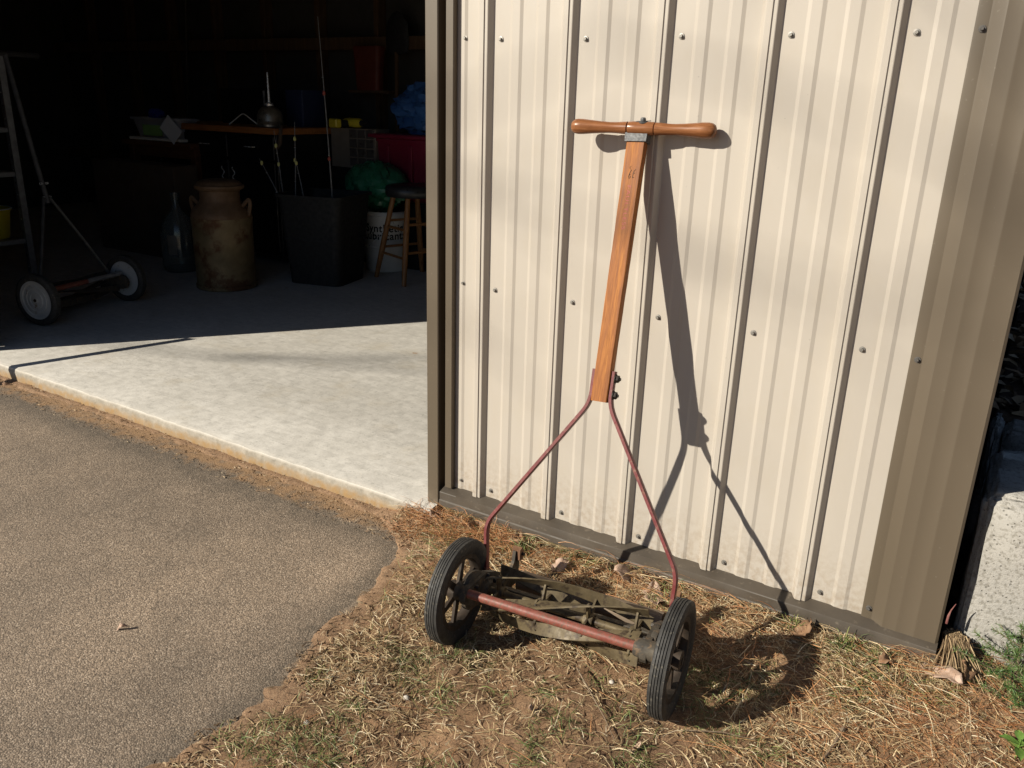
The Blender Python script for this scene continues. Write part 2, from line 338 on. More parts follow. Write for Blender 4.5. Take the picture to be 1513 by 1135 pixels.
M['card'] = worn('brown_board', (.075, .05, .032), (.10, .066, .042), .85, 5)
M['stoolwood'] = woodmat('stool_leg_wood', (.20, .085, .028), (.30, .14, .05), (.38, .19, .075), .4)
M['vinyl'] = worn('black_vinyl', (.016, .016, .017), (.026, .026, .027), .4, 20)
M['white'] = worn('white_plastic', (.70, .68, .63), (.78, .76, .71), .45, 12)
M['greenbag'] = worn('green_plastic_bag', (.015, .13, .065), (.035, .21, .11), .32, 10, 0, .3, .004)
M['tote'] = worn('crimson_plastic', (.18, .008, .03), (.22, .012, .04), .45, 6)
M['tarp'] = worn('blue_tarp', (.03, .10, .30), (.06, .17, .44), .4, 12, 0, .4, .004)
M['bluebox'] = worn('dark_blue_box', (.01, .018, .06), (.015, .025, .08), .6, 8)
M['yellow'] = worn('yellow_plastic', (.60, .48, .03), (.70, .57, .04), .45, 10)
M['orange'] = worn('dull_orange_plastic', (.10, .018, .010), (.14, .025, .014), .6, 10)
M['galv'] = worn('galvanised_steel', (.22, .23, .25), (.34, .35, .37), .45, 30, .5)
M['oilcan'] = worn('tarnished_oil_can', (.22, .20, .16), (.36, .33, .28), .38, 25, .75, .2, .001)
M['wheelwhite'] = worn('dusty_white_disc', (.42, .42, .41), (.56, .56, .55), .55, 14, 0, .2, .001, (.30, .24, .18), 30, .64)
M['paper'] = worn('white_paper', (.55, .56, .58), (.62, .63, .65), .8, 10)
M['greenlabel'] = worn('lime_label', (.22, .42, .12), (.26, .48, .15), .7, 10)
M['blueplastic'] = worn('blue_plastic', (.01, .03, .30), (.015, .04, .36), .45, 10)
M['organizer'] = worn('tan_drawer_plastic', (.17, .14, .11), (.21, .18, .14), .6, 10)
M['drawer'] = worn('smoky_drawer_front', (.06, .055, .05), (.08, .072, .065), .35, 10)
M['rod'] = worn('grey_rod_blank', (.20, .20, .20), (.34, .34, .34), .4, 60, .3, 0)
M['rod2'] = worn('dull_grey_tube', (.05, .052, .055), (.085, .085, .09), .5, 30, .3)
M['tip'] = worn('pale_yellow_bobber', (.62, .60, .20), (.70, .68, .28), .4, 20, 0, 0)
def glass():
    t = NT('old_bottle_glass'); t.set((.75, .82, .80), .08); t.b.inputs['Transmission Weight'].default_value = .9; t.b.inputs['IOR'].default_value = 1.45; return t.m
M['glass'] = glass()
def clear():
    t = NT('cloudy_clear_plastic'); t.set((.55, .56, .60), .35); t.b.inputs['Transmission Weight'].default_value = .45; return t.m
M['clear'] = clear()

# ================================================================== THE SETTING
ASZ, SLAB = -.121, -.065
_ey = np.array([-60, -2.2, -1.05, -.87, -.685, -.34, -.2, -.13, -.06, 1]); _ex = np.array([.06, .05, .02, .045, -.01, -.07, -.125, -.21, -.36, -.4])
def edge_x(y): return np.interp(y, _ey, _ex)
def lawn_h(x, y):
    x = np.asarray(x, float); y = np.asarray(y, float)
    b = -.100+(.028+.03*np.clip(x, -.3, 1.6)/1.2)*sstep(-.30, -.03, y)+.012*np.clip(x-.8, 0, .6)
    return b+.022*(vnoise(x, y, 3.1, 1)-.5)+.012*(vnoise(x, y, 13, 2)-.5)+.007*(vnoise(x, y, 42, 3)-.5)
def ground_h(x, y):
    x = np.asarray(x, float); y = np.asarray(y, float)
    near = (np.abs(x) < 12) & (np.abs(y) < 12)
    n1 = vnoise(x, y, 30, 4)-.5; n2 = vnoise(x, y, 9, 5)-.5
    d = x-edge_x(y)+.05*n2+.02*n1
    ne = 1-sstep(.0, .16, d); f = sstep(-.085, -.005, d); h = -.155*(1-f)+(lawn_h(x, y)*(1-ne)+(-.1150+.008*n1+.005*n2)*ne)*f
    f2 = sstep(-.145, -.085, y+.03*n2+.012*n1)*(d < .05); st = -.155*(1-f2)+(-.1165+.006*n1+.005*n2)*f2
    h = np.maximum(h, np.where(d < .05, st, -9))
    # beside the building: a leaf-covered bank behind the blocks
    bank = .20+.13*np.clip(y-1.05, 0, 8)+.07*np.clip(x-1.3, 0, 6)+.05*(vnoise(x, y, 4, 6)-.5)+.03*(vnoise(x, y, 17, 2)-.5)
    side = sstep(1.18, 1.21, x)*sstep(.93, 1.06, y); h = h*(1-side)+bank*side
    under = (x > -7.55) & (x < 1.19) & (y > -.035) & (y < 3.6); h = np.where(under, -.34, h)
    return h
def axis(lo, hi, step, far):
    a = np.arange(lo, hi+1e-6, step); out = []; d = step
    while d < far: d *= 1.35; out.append(d)
    c = np.cumsum(out); c = c[c < far*1.2]
    return np.concatenate([lo-c[::-1], a, hi+c])
gx = axis(-3.0, 2.5, .012, 260); gy = axis(-1.75, 1.6, .012, 260)
X, Y = np.meshgrid(gx, gy); Z = ground_h(X, Y); ny, nx = X.shape
far = np.maximum(np.abs(X), np.abs(Y)); Z = np.where(far > 14, np.where(X < 0, -.16, -.1), Z)
me = bpy.data.meshes.new('ground'); V = np.stack([X, Y, Z], -1).reshape(-1, 3)
I = (np.arange(ny-1)[:, None]*nx+np.arange(nx-1)[None]).reshape(-1); F = np.stack([I, I+1, I+nx+1, I+nx], -1)
me.vertices.add(len(V)); me.vertices.foreach_set('co', V.ravel()); me.loops.add(F.size); me.loops.foreach_set('vertex_index', F.ravel())
me.polygons.add(len(F)); me.polygons.foreach_set('loop_start', np.arange(0, F.size, 4)); me.polygons.foreach_set('loop_total', np.full(len(F), 4)); me.update()
me.polygons.foreach_set('use_smooth', [True]*len(F))
d = V[:, 0]-edge_x(V[:, 1]); sand = np.maximum(1-sstep(.0, .13, d), .45*sstep(.55, .75, vnoise(V[:, 0], V[:, 1], 2.6, 7))*(V[:, 1] < -.3)); sand = np.where((d < .1) & (V[:, 1] > -.3), 1.0, sand)
sand = np.where((V[:, 0] < -.02) & (V[:, 1] > -.17), 1.0, sand)
lit = ((V[:, 0] > 1.19) & (V[:, 1] > .3)).astype(float); sand = sand*(1-lit)
for nm, arr in (('sand', sand), ('litter', lit)):
    a = me.attributes.new(nm, 'FLOAT', 'POINT'); a.data.foreach_set('value', arr.astype(np.float32))
me.materials.append(M['soil']); struct(link('ground', me))

# driveway
ys = np.concatenate([np.arange(-.062, -1.9, -.02), [-2.1, -2.5, -3.2, -5, -9, -18, -40]])
offs = np.concatenate([[.004, -.0], -np.arange(.02, .5, .03), [-.6, -.8, -1.1, -1.5, -2, -2.6, -3.5, -5, -8, -14]])
V = []; E_ = []
for y in ys:
    for o in offs:
        xe = float(edge_x(y)); wob = .018*(float(vnoise(0, y, 9, 1))-.5)+.012*(float(vnoise(0, y, 31, 2))-.5); x = xe+.035+wob+o
        z = ASZ-(.05 if o > .001 else 0)+.004*(float(vnoise(x, y, 1.2, 4))-.5); V.append((x, y, z)); E_.append(max(1-float(sstep(-.035, .13, -(x-xe))), 1-float(sstep(.05, .27, -(y+.06)))))
n = len(offs); F = [(i*n+j, i*n+j+1, (i+1)*n+j+1, (i+1)*n+j) for i in range(len(ys)-1) for j in range(n-1)]
mb = MB(); mb.add(V, F); drv = mb.build('driveway', M['asphalt']); a = drv.data.attributes.new('edge', 'FLOAT', 'POINT'); a.data.foreach_set('value', np.array(E_, np.float32)); struct(drv)

# slab of the garage: the doorway edge is chamfered and a little uneven
mb = MB(); xs = np.concatenate([np.arange(-7.4, -3, .2), np.arange(-3, -.14, .02), [-.145]]); prof = []
V = []; F = []
for x in xs:
    e = -.058+.005*(float(vnoise(x, 0, 6, 1))-.5)+.004*(float(vnoise(x, 0, 35, 2))-.5); c = .003*(float(vnoise(x, 3, 28, 3))-.5)
    V += [(x, 3.44, SLAB), (x, .4, SLAB), (x, e+.016, SLAB-.0005), (x, e+.004+c, SLAB-.005+c), (x, e-.003, SLAB-.016), (x, e-.007, SLAB-.05), (x, e-.008, SLAB-.12)]
F = [(i*7+j, i*7+j+1, (i+1)*7+j+1, (i+1)*7+j) for i in range(len(xs)-1) for j in range(6)]
mb.add(V, F)
mb.add([(-.145, .03, SLAB), (1.18, .03, SLAB), (1.18, 3.44, SLAB), (-.145, 3.44, SLAB)], [(0, 1, 2, 3)])
mb.add([(-.145, -.06, SLAB-.004), (-.145, .4, SLAB-.002), (-.145, .4, -.2), (-.145, -.066, -.2)], [(0, 1, 2, 3)])
struct(mb.build('garage_floor', M['slab']))

# ================================================================== GARAGE
gar = thing('garage', 'cream ribbed metal garage with brown trim and a wide open doorway', 'garage', (0, 0, 0))
PER = .2286
def rib_profile(x0, x1):
    P = [(x0, 0)]
    k0 = math.floor(x0/PER)-1
    for k in range(k0, int(x1/PER)+3):
        e = k*PER
        for dx, h in ((-.0345, 0), (-.0315, .004), (-.0235, .0175), (-.021, .0188), (-.0095, .0188), (-.0082, .0158), (-.001, .0158), (.0005, .015), (.009, .0008), (.0105, 0), (.054, 0), (.062, .0028), (.082, .0028), (.090, 0), (.125, 0), (.133, .0028), (.153, .0028), (.161, 0)):
            x = e+dx
            if x0+.003 < x < x1-.003: P.append((x, h))
    P.append((x1, 0)); return P
def sheet(name, x0, x1, z0, z1, y=0.0):
    mb = MB(); pr = rib_profile(x0, x1); zs = np.linspace(z0, z1, 9)
    n = len(pr); mb.add([(p[0], y-p[1], z) for z in zs for p in pr], [(j*n+i, j*n+i+1, (j+1)*n+i+1, (j+1)*n+i) for j in range(8) for i in range(n-1)])
    return mb.build(name, M['siding'], gar, 0)
wall = sheet('siding_panel', -.118, 1.062, -.004, 2.5)
sheet('siding_panel', -7.5, -2.78, -.004, 2.5); sheet('siding_panel', -2.78, -.118, 2.16, 2.5)
# hex-head screws with washers, a little off the straight line as driven by hand
smb = MB(); smb.lathe([(0, .0068), (.0030, .0068), (.0036, .006), (.0036, .002)], 6, 'Y').lathe([(.0036, .002), (.0062, .0016), (.0066, .0004)], 14, 'Y'); smb.v = [(p[0], -p[1], p[2]) for p in smb.v]
s0 = smb.build('screw', M['screw'], wall, 30); smesh = s0.data; first = True
for zz in (.0232, .607, 1.217, 1.83):
    for k in range(5):
        p = (k*PER+.0292+random.uniform(-.0015, .0015), -.0002, zz+random.uniform(-.002, .002))
        if first: s0.location = p; first = False
        else: link('screw', smesh, wall, p, (0, random.uniform(0, 1), 0))
for zz in (.0232, .607, 1.217): link('screw', smesh, wall, (-.075, -.0002, zz+.004), (0, .4, 0))
# corner trim
mb = MB(); pr = [(1.036, -.0035), (1.040, -.0045), (1.058, -.0045), (1.062, -.006), (1.0795, -.0155), (1.083, -.0165), (1.106, -.0165), (1.109, -.0170), (1.112, -.0170), (1.115, -.0165), (1.142, -.0165), (1.1455, -.0173), (1.1485, -.0173), (1.152, -.0165), (1.190, -.0165), (1.195, -.0125), (1.196, .16)]
zs = (-.012, .8, 1.7, 2.52); n = len(pr); mb.add([(p[0], p[1], z) for z in zs for p in pr], [(j*n+i, j*n+i+1, (j+1)*n+i+1, (j+1)*n+i) for j in range(3) for i in range(n-1)])
ct = mb.build('corner_trim', M['brown'], gar, 15)
mb = MB(); mb.v = list(smb.v); mb.f = list(smb.f); s1 = mb.build('screw', M['washer'], ct, 30); s1.location = (1.0495, -.0047, .0235)
for zz in (.607, 1.222, 1.83): link('screw', s1.data, ct, (1.0495, -.0047, zz))
# base trim: sloping ledge, drip face and lip
mb = MB(); pr = [(.01, .001), (-.001, -.0010), (-.031, -.0105), (-.0345, -.0118), (-.0352, -.0140), (-.0356, -.0360), (-.0385, -.0390), (-.0392, -.054), (-.036, -.056), (.0, -.057)]
xs = np.linspace(-.128, 1.196, 24); n = len(pr)
mb.add([(x, p[0]+(.0014*(random.random()-.5) if 1 < i < 7 else 0), p[1]) for x in xs for i, p in enumerate(pr)], [(j*n+i, j*n+i+1, (j+1)*n+i+1, (j+1)*n+i) for j in range(23) for i in range(n-1)])
mb.add([(1.196, p[0], p[1]) for p in pr[1:]]+[(1.196, .03, -.05)], [tuple(range(len(pr)))]); mb.build('base_trim', worn('dirty_brown_base_trim', (.058, .047, .036), (.088, .071, .053), .55, 9, 0, .15, .0008, (.14, .115, .085), 60, .66), gar, 20)
MB().box(-.135, 1.185, -.012, .03, -.35, -.0565).build('footing', worn('mossy_footing', (.10, .095, .045), (.20, .17, .095), .9, 14), gar, 0)
# door jamb, recess and channel
MB().box(-.184, -.143, -.022, .12, SLAB-.018, 2.16, .0025).build('door_jamb', M['brown'], gar, 30)
MB().box(-.1435, -.116, .035, .10, SLAB-.018, 2.16).build('jamb_recess', M['dark'], gar, 0)
mb = MB(); pr = [(-.121, .05), (-.121, -.018), (-.119, -.020), (-.0985, -.020), (-.0970, -.0185), (-.0970, -.004)]; mb.ext(pr, .0, 2.16, lambda a, p: (p[0], p[1], a)); mb.build('jamb_channel', M['brown'], gar, 20)
MB().box(-2.80, -2.735, -.022, .018, SLAB-.02, 2.16, .003).build('door_jamb', M['brown'], gar, 30)
MB().box(-2.79, -.143, -.022, .12, 2.16, 2.24, .003).build('door_header', M['brown'], gar, 30)
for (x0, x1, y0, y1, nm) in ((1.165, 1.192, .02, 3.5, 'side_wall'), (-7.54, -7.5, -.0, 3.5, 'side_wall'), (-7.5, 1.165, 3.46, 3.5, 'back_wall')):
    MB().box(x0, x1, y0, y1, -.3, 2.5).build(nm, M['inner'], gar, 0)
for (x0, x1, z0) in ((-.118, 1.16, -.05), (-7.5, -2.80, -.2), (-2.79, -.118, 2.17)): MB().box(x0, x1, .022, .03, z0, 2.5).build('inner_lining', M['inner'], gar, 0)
mb = MB(); mb.prism([(-.45, 2.46), (1.75, 3.2), (3.9, 2.46), (3.9, 2.52), (1.75, 3.27), (-.45, 2.52)], -7.8, 1.5, 'X'); mb.build('roof', M['roof'], gar, 0)
for x in (1.18, -7.53): MB().prism([(0, 2.5), (3.5, 2.5), (1.75, 3.2)], x-.012, x+.012, 'X').build('gable', M['siding'], gar, 0)
st = MB().box(-.02, .02, -.10, 0, -.05, 2.46, .002).build('stud', M['stud'], gar, 30); st.location = (1.0, 3.455, 0); k = 1
for x in np.arange(.39, -7.5, -.61): link('stud', st.data, gar, (float(x), 3.455, 0))
for zz in (.42, 1.42, 2.0): MB().box(-7.45, 1.15, 3.300, 3.352, zz, zz+.09, .002).build('girt', M['stud'], gar, 30)
for y in np.arange(.3, 3.3, .61): link('stud', st.data, gar, (-7.495, float(y), 0), (0, 0, -PI/2))

# retaining blocks beside the corner
def block(x0, x1, y0, y1, z0, z1, label, s):
    mb = MB(); n = 9; rr = random.Random(s); b = .022
    def q(u, v, w): return (x0+(x1-x0)*u, y0+(y1-y0)*v, z0+(z1-z0)*w)
    mb.box(x0, x1, y0, y1, z0, z1, b); o = mb.build('retaining_block', M['block'], None, 60)
    import bmesh
    bm = bmesh.new(); bm.from_mesh(o.data); bmesh.ops.subdivide_edges(bm, edges=bm.edges[:], cuts=7, use_grid_fill=True)
    for v in bm.verts: v.co += Vector((rr.uniform(-1, 1), rr.uniform(-1, 1), rr.uniform(-1, 1)))*.0035
    bm.to_mesh(o.data); bm.free(); tag(o, label, 'concrete block', 'concrete blocks beside the garage'); return o
block(1.218, 1.83, .045, .36, -.22, .335, 'sunlit pale concrete block nearest the garage corner', 1)
block(1.225, 1.60, .375, .66, -.22, .235, 'shaded low concrete block just behind the sunlit one', 2)
block(1.62, 2.10, .375, .66, -.22, .245, 'shaded low concrete block right of the other low one', 3)
block(1.205, 1.238, .93, 1.04, -.1, .215, 'narrow upright block under the leaf bank, against the garage', 4)
block(1.242, 1.72, .92, 1.04, -.1, .205, 'wide upright block holding back the leaf bank', 5)

# ================================================================== THE REEL MOWER LEANING ON THE WALL
mow = thing('reel_mower', 'old red push reel mower leaning its wooden handle against the cream wall', 'reel mower', (.488, -.441, -.102), R(5.5))
AZL = .120; RW = .122                                # axle height, wheel radius
def tyre_profile(r=RW, w=.0195, grooves=4):
    P = [(.087, -.0125), (.094, -.0165), (.104, -.0195), (r-.006, -.0185), (r-.0015, -.0165)]
    xs = np.linspace(-.0155, .0155, grooves+2)
    for i in range(grooves+1):
        a, b = xs[i]+(.0010 if i else 0), xs[i+1]-(.0010 if i < grooves else 0); cr = lambda x: r-.0016*(x/.0155)**2
        P += [(cr(a), a), (cr((a+b)/2), (a+b)/2), (cr(b), b)]
        if i < grooves: P += [(r-.0045, b+.0003), (r-.0045, xs[i+1]+.0007)]
    P += [(r-.0015, .0165), (r-.006, .0185), (.104, .0195), (.094, .0165), (.087, .0125)]
    return P
def spoked_wheel(x, spin):
    # local origin is the wheel centre, so that it could turn
    t = MB().lathe(tyre_profile(), 72, 'X', closed=True).build('wheel', M['tyre'], mow, 28); t.scale = (.9, 1, 1); t.location = (x, 0, AZL); t.rotation_euler = (spin, 0, 0)
    t['label'] = 'black ribbed rubber tyre on a spoked iron wheel'
    MB().lathe([(.078, -.013), (.0885, -.014), (.0885, .014), (.078, .013), (.074, .004), (.074, -.004)], 48, 'X', closed=True).build('rim', M['rim'], t, 30)
    MB().lathe([(0, -.026), (.016, -.026), (.021, -.02), (.021, .02), (.016, .022), (.008, .022), (.008, .024), (0, .024)], 24, 'X').build('hub', M['rim'], t, 30)
    sm = None
    for k in range(6):
        a = 2*PI*k/6
        if sm is None:
            mb = MB(); mb.prism([(.017, -.009), (.076, -.0065), (.076, .0065), (.017, .009)], -.0035, .0035, 'X'); s = mb.build('spoke', M['rim'], t, 30); sm = s.data
        else: s = link('spoke', sm, t)
        s.rotation_euler = (a, 0, 0)
    return t
spoked_wheel(-.243, .25); spoked_wheel(.259, .6)
# the red tie rod with its end collars
MB().tube([(-.207, -.026, AZL+.020), (.19, -.026, AZL+.020)], .0105, 20).build('tie_rod', M['redrod'], mow)
for sx, r0 in ((-1, .0135), (1, .019)):
    a = .185 if sx > 0 else .20
    MB().lathe([(0, a*sx), (r0*.86, a*sx), (r0, (a+.004)*sx), (r0*1.1, .222*sx), (.0225, .230*sx), (0, .231*sx)], 24, 'X', (0, -.022, AZL+.017)).build('collar', M['castiron'], mow, 35)
# side plates, gear case and roller brackets
for sx in (-1, 1):
    x = .208*sx
    pl = chain_plate([(-.022, .132, .022), (.050, .110, .040), (.10, .100, .026), (.16, .070, .017), (.205, .050, .016)])
    p = MB().prism(pl, x-.007, x+.007, 'X').build('side_plate', M['castiron'], mow, 30)
    MB().lathe([(0, x-.018*sx), (.017, x-.018*sx), (.021, x-.011*sx), (.030, x-.009*sx), (.033, x)], 24, 'X', (.040, 0, .118) if False else (0, .058, .106)).build('bearing_housing', M['castiron'], p, 40)
    MB().lathe([(.034, x), ((.046 if sx < 0 else .036), x+.003*sx), ((.046 if sx < 0 else .036), x+.013*sx), (.030, x+.016*sx)], 28, 'X', (0, .02, .120)).build('gear_case', M['castiron'], p, 40)
    for (yy, zz) in ((.096, .108), (.006, .140), (.062, .140)):
        MB().lathe([(0, x-.015*sx), (.005, x-.015*sx), (.006, x-.012*sx), (.006, x)], 6, 'X', (0, yy, zz)).build('bolt', M['dark'], p, 30)
    # bracket that carries the roller, its rusty ear standing up at the back
    b = MB().prism([(.150, .040), (.222, .030), (.232, .050), (.238, .090), (.228, .122), (.214, .124), (.208, .100), (.190, .082), (.150, .076)], (.206*sx)-.004, (.206*sx)+.004, 'X').build('roller_bracket', M['castiron'], mow, 30)
    e = MB().prism([(.216, .100), (.236, .092), (.240, .120), (.230, .130), (.218, .127)], (.202*sx)-.012, (.202*sx)+.010, 'X').build('ear', M['rust'], b, 30)
    MB().lathe([(0, -.013), (.0045, -.013), (.0045, .013), (0, .013)], 8, 'X', (.198*sx, .229, .113)).build('pin', M['dark'], b, 30)
# wooden roller
mb = MB(); xs = np.linspace(-.183, .183, 19)
mb.tube([(x, .203, .053) for x in xs], [.0255+.0008*math.sin(31*x)+random.uniform(-.0005, .0005) for x in xs], 22); mb.build('wood_roller', M['roller'], mow, 40)
MB().box(-.2, .2, .078, .112, .052, .058, .001).build('bed_knife', M['castiron'], mow, 30)
MB().box(-.2, .2, .110, .126, .046, .082, .002).build('bed_bar', M['castiron'], mow, 30)
# reel: shaft, spiders and five twisted blades
RY, RZ, RR, TW, PH0 = .058, .106, .064, -2.0, 1.15
reel = MB().tube([(-.2, 0, 0), (-.08, 0, 0), (.08, 0, 0), (.2, 0, 0)], .0085, 16).build('reel', M['blade'], mow); reel.location = (0, RY, RZ)
for k in range(5):
    vs = []; fs = []; n = 28
    for i in range(n+1):
        t = i/n; x = -.183+.366*t; a = PH0+2*PI*k/5+TW*(t-.5)
        for (r, da, th) in ((.043, -.40, 0), (RR, -.02, 0), (RR-.001, .035, 0), (.043, -.335, 0)):
            vs.append((x, r*math.cos(a+da), r*math.sin(a+da)))
    for i in range(n):
        for j in range(4): fs.append((i*4+j, i*4+(j+1) % 4, (i+1)*4+(j+1) % 4, (i+1)*4+j))
    fs += [(0, 1, 2, 3), tuple(n*4+j for j in range(4))]
    MB().add(vs, fs).build('blade', M['blade'], reel, 30)
for x in (-.165, -.058, .055, .160):
    poly = []; a0 = PH0+TW*((x+.183)/.366-.5)
    for k in range(5):
        a = a0+2*PI*k/5
        for (r, da) in ((.016, -1.0), (.021, -.62), (.047, -.42), (.052, -.16), (.030, .0), (.019, .2)): poly.append((r*math.cos(a+da), r*math.sin(a+da)))
    sp = MB().prism(poly, x-.0022, x+.0022, 'X').build('spider', M['blade'], reel, 30)
    MB().lathe([(0, x-.011), (.015, x-.011), (.016, x-.009), (.016, x+.009), (.015, x+.011), (0, x+.011)], 18, 'X').build('boss', M['blade'], sp, 35)
    for k in range(5):
        a = a0+2*PI*k/5-.17; q = Matrix.Rotation(a-PI/2+.5, 4, 'X'); mb = MB().lathe([(0, .0042), (.0022, .0036), (.0032, 0)], 8, 'Z'); mb.xf(Matrix.Translation((x+.004, .0545*math.cos(a), .0545*math.sin(a))) @ q); mb.build('rivet', M['castiron'], sp, 40)
# fork arms: flat bars bent in the plane of the handle
def bent(pts, k=4, rad=.03):
    pts = [Vector(p) for p in pts]; out = [pts[0]]
    for i in range(1, len(pts)-1):
        a = (pts[i-1]-pts[i]); b = (pts[i+1]-pts[i]); ra = min(rad, a.length*.4, b.length*.4); a = a.normalized()*ra; b = b.normalized()*ra
        for j in range(k+1): t = j/k; out.append(pts[i]+a*(1-t)**2+b*t**2)
    return out+[pts[-1]]
hd = Vector((-.0145, .169, .547)).normalized()       # up along the handle
hn = Vector((1, 0, .027)).normalized().cross(hd).normalized()   # out of the handle plane
wb = Vector((-.0150, .2245, .552)); wt = wb+hd*.588
lat = hd.cross(hn).normalized(); lat = lat if lat.x > 0 else -lat
back = hn if hn.y > 0 else -hn
Lk = wb-lat*.0225-hd*.012+back*.010; Rk = wb+lat*.0235-hd*.012+back*.010
for sx, kn, bend, end in ((-1, Lk, Vector((-.2420, .131, .233)), Vector((-.2205, .096, .108))), (1, Rk, Vector((.2200, .131, .233)), Vector((.2225, .096, .108)))):
    top = kn+hd*.083; a = MB().sweep_rect(bent([top, kn+hd*.006, bend, end], 5, .026), back, .0085, .0042).build('fork_arm', M['red'], mow, 30)
    for dz in ((.067, .030) if sx > 0 else ()):
        c = kn+hd*dz; q = lat*sx
        mb = MB().lathe([(.0, .0125), (.0035, .0125), (.0038, .009)], 8, 'Z').lathe([(.0038, .009), (.0078, .0088), (.0085, .0075), (.0085, .002)], 6, 'Z').lathe([(.0085, .002), (.0105, .0016), (.0105, -.0005)], 16, 'Z')
        mb.xf(Matrix.Translation(c+q*.0042) @ q.to_track_quat('Z', 'Y').to_matrix().to_4x4()); mb.build('bolt', M['dark'], a, 30)
# wooden handle shaft, slightly tapered with worn edges
FR = Matrix((lat, -back, hd)).transposed().to_4x4()          # x across, y towards the front, z up the handle
hs = MB(); n = 26; rings = []
for i in range(n+1):
    t = i/n; hw = .0187+.0020*t; dp = .0125; b = .0014+.0007*random.random(); z = .588*t
    ring = [(-hw+b, dp), (hw-b, dp), (hw, dp-b), (hw, -dp+b), (hw-b, -dp), (-hw+b, -dp), (-hw, -dp+b), (-hw, dp-b)]
    rings += [(p[0]+random.uniform(-.0002, .0002), p[1], z) for p in ring]
hs.add(rings, [(i*8+k, i*8+(k+1) % 8, (i+1)*8+(k+1) % 8, (i+1)*8+k) for i in range(n) for k in range(8)]+[tuple(range(8)), tuple(n*8+k for k in range(8))])
shaft = hs.build('handle_shaft', M['oak'], mow, 30); shaft.matrix_basis = Matrix.Translation(wb+back*.010) @ FR
# print on the front face: worn red stencil reading down the handle and a dark hand mark
me = text_mesh('FAULTLESS', .0185, 0, 1.12); me.name = 'lettering'; me.materials.append(M['redprint'])
o = link('lettering', me, shaft); FT = Matrix(((0, 1, 0), (0, 0, 1), (1, 0, 0))).to_4x4()
# text x runs down the handle, its top points to the right hand side
Rt = Matrix(((0, .62, 0), (0, 0, 1), (-1, 0, 0))).to_4x4()
o.matrix_basis = Matrix.Translation((-.0005, .01275, .432)) @ Rt
mk = MB()
def stroke(pts, r=.0007): mk.tube([(p[0], .0127, p[1]) for p in pts], r, 5)
stroke([(.000, .515), (-.003, .508), (-.005, .500), (-.0035, .4955), (-.001, .4975), (-.001, .501), (-.0045, .5025)])
stroke([(-.0015, .505), (-.0045, .503), (-.003, .507)]); stroke([(.0095, .516), (.006, .512), (.0045, .503), (.0045, .497), (.0075, .4985)]); stroke([(.0035, .506), (.0085, .508)])
stroke([(-.002, .523), (-.005, .519), (-.003, .516)], .0005); mk.build('pencil_mark', M['blackprint'], shaft)
# ferrule under the cross grip
tc_ = Vector((-.022, .403, 1.131))
ferr = MB(); ferr.add([(-.0255, .0175, .020), (.0255, .0175, .020), (.0240, .0165, -.003), (-.0245, .0165, -.003), (-.0255, -.0145, .020), (.0255, -.0145, .020), (.0240, -.0135, -.003), (-.0245, -.0135, -.003)], [(0, 1, 2, 3), (4, 7, 6, 5), (0, 4, 5, 1), (3, 2, 6, 7), (0, 3, 7, 4), (1, 5, 6, 2)])
f_ = ferr.build('ferrule', M['ferrule'], mow, 30); f_.matrix_basis = Matrix.Translation(wb+back*.010+hd*.5795) @ FR
# cross grip: two turned handles on a middle block
gp = MB(); L = .165
prof = [(0, -L), (.006, -L+.0005), (.0115, -L+.003), (.0152, -L+.0085), (.0168, -L+.017), (.0166, -L+.028), (.0150, -L+.045), (.0128, -L+.070), (.0117, -L+.090), (.0120, -L+.108), (.0132, -L+.124), (.0138, -.0325), (.0132, -.0318), (.0112, -.0312), (.0112, -.0300), (.0136, -.0294), (.0143, -.027)]
prof = prof+[(.0146, -.01), (.0146, .01)]+[(r, -h) for r, h in prof[::-1]]
gp.lathe(prof, 32, 'X'); grip = gp.build('cross_grip', M['grip'], mow, 40); grip.matrix_basis = Matrix.Translation(tc_) @ Matrix.Rotation(R(-.4), 4, 'Y')
wn = MB().lathe([(0, .0245), (.0045, .024), (.0060, .0215), (.0060, .0165), (.0095, .0155), (.0095, .0135)], 16, 'Z'); wn.add([(-.016, -.003, .0150), (.016, .003, .0166), (.016, .006, .0156), (-.016, .006, .0140), (-.016, -.003, .0163), (.016, .003, .0180), (.016, .006, .0170), (-.016, .006, .0155)], [(0, 1, 2, 3), (4, 7, 6, 5), (0, 4, 5, 1), (1, 5, 6, 2), (2, 6, 7, 3), (3, 7, 4, 0)])
w_ = wn.build('wing_bolt', M['ferrule'], grip, 35); w_.rotation_euler = (R(12), 0, 0); w_.location = (.004, 0, -.001)

# ================================================================== THINGS INSIDE THE GARAGE
FZ = SLAB
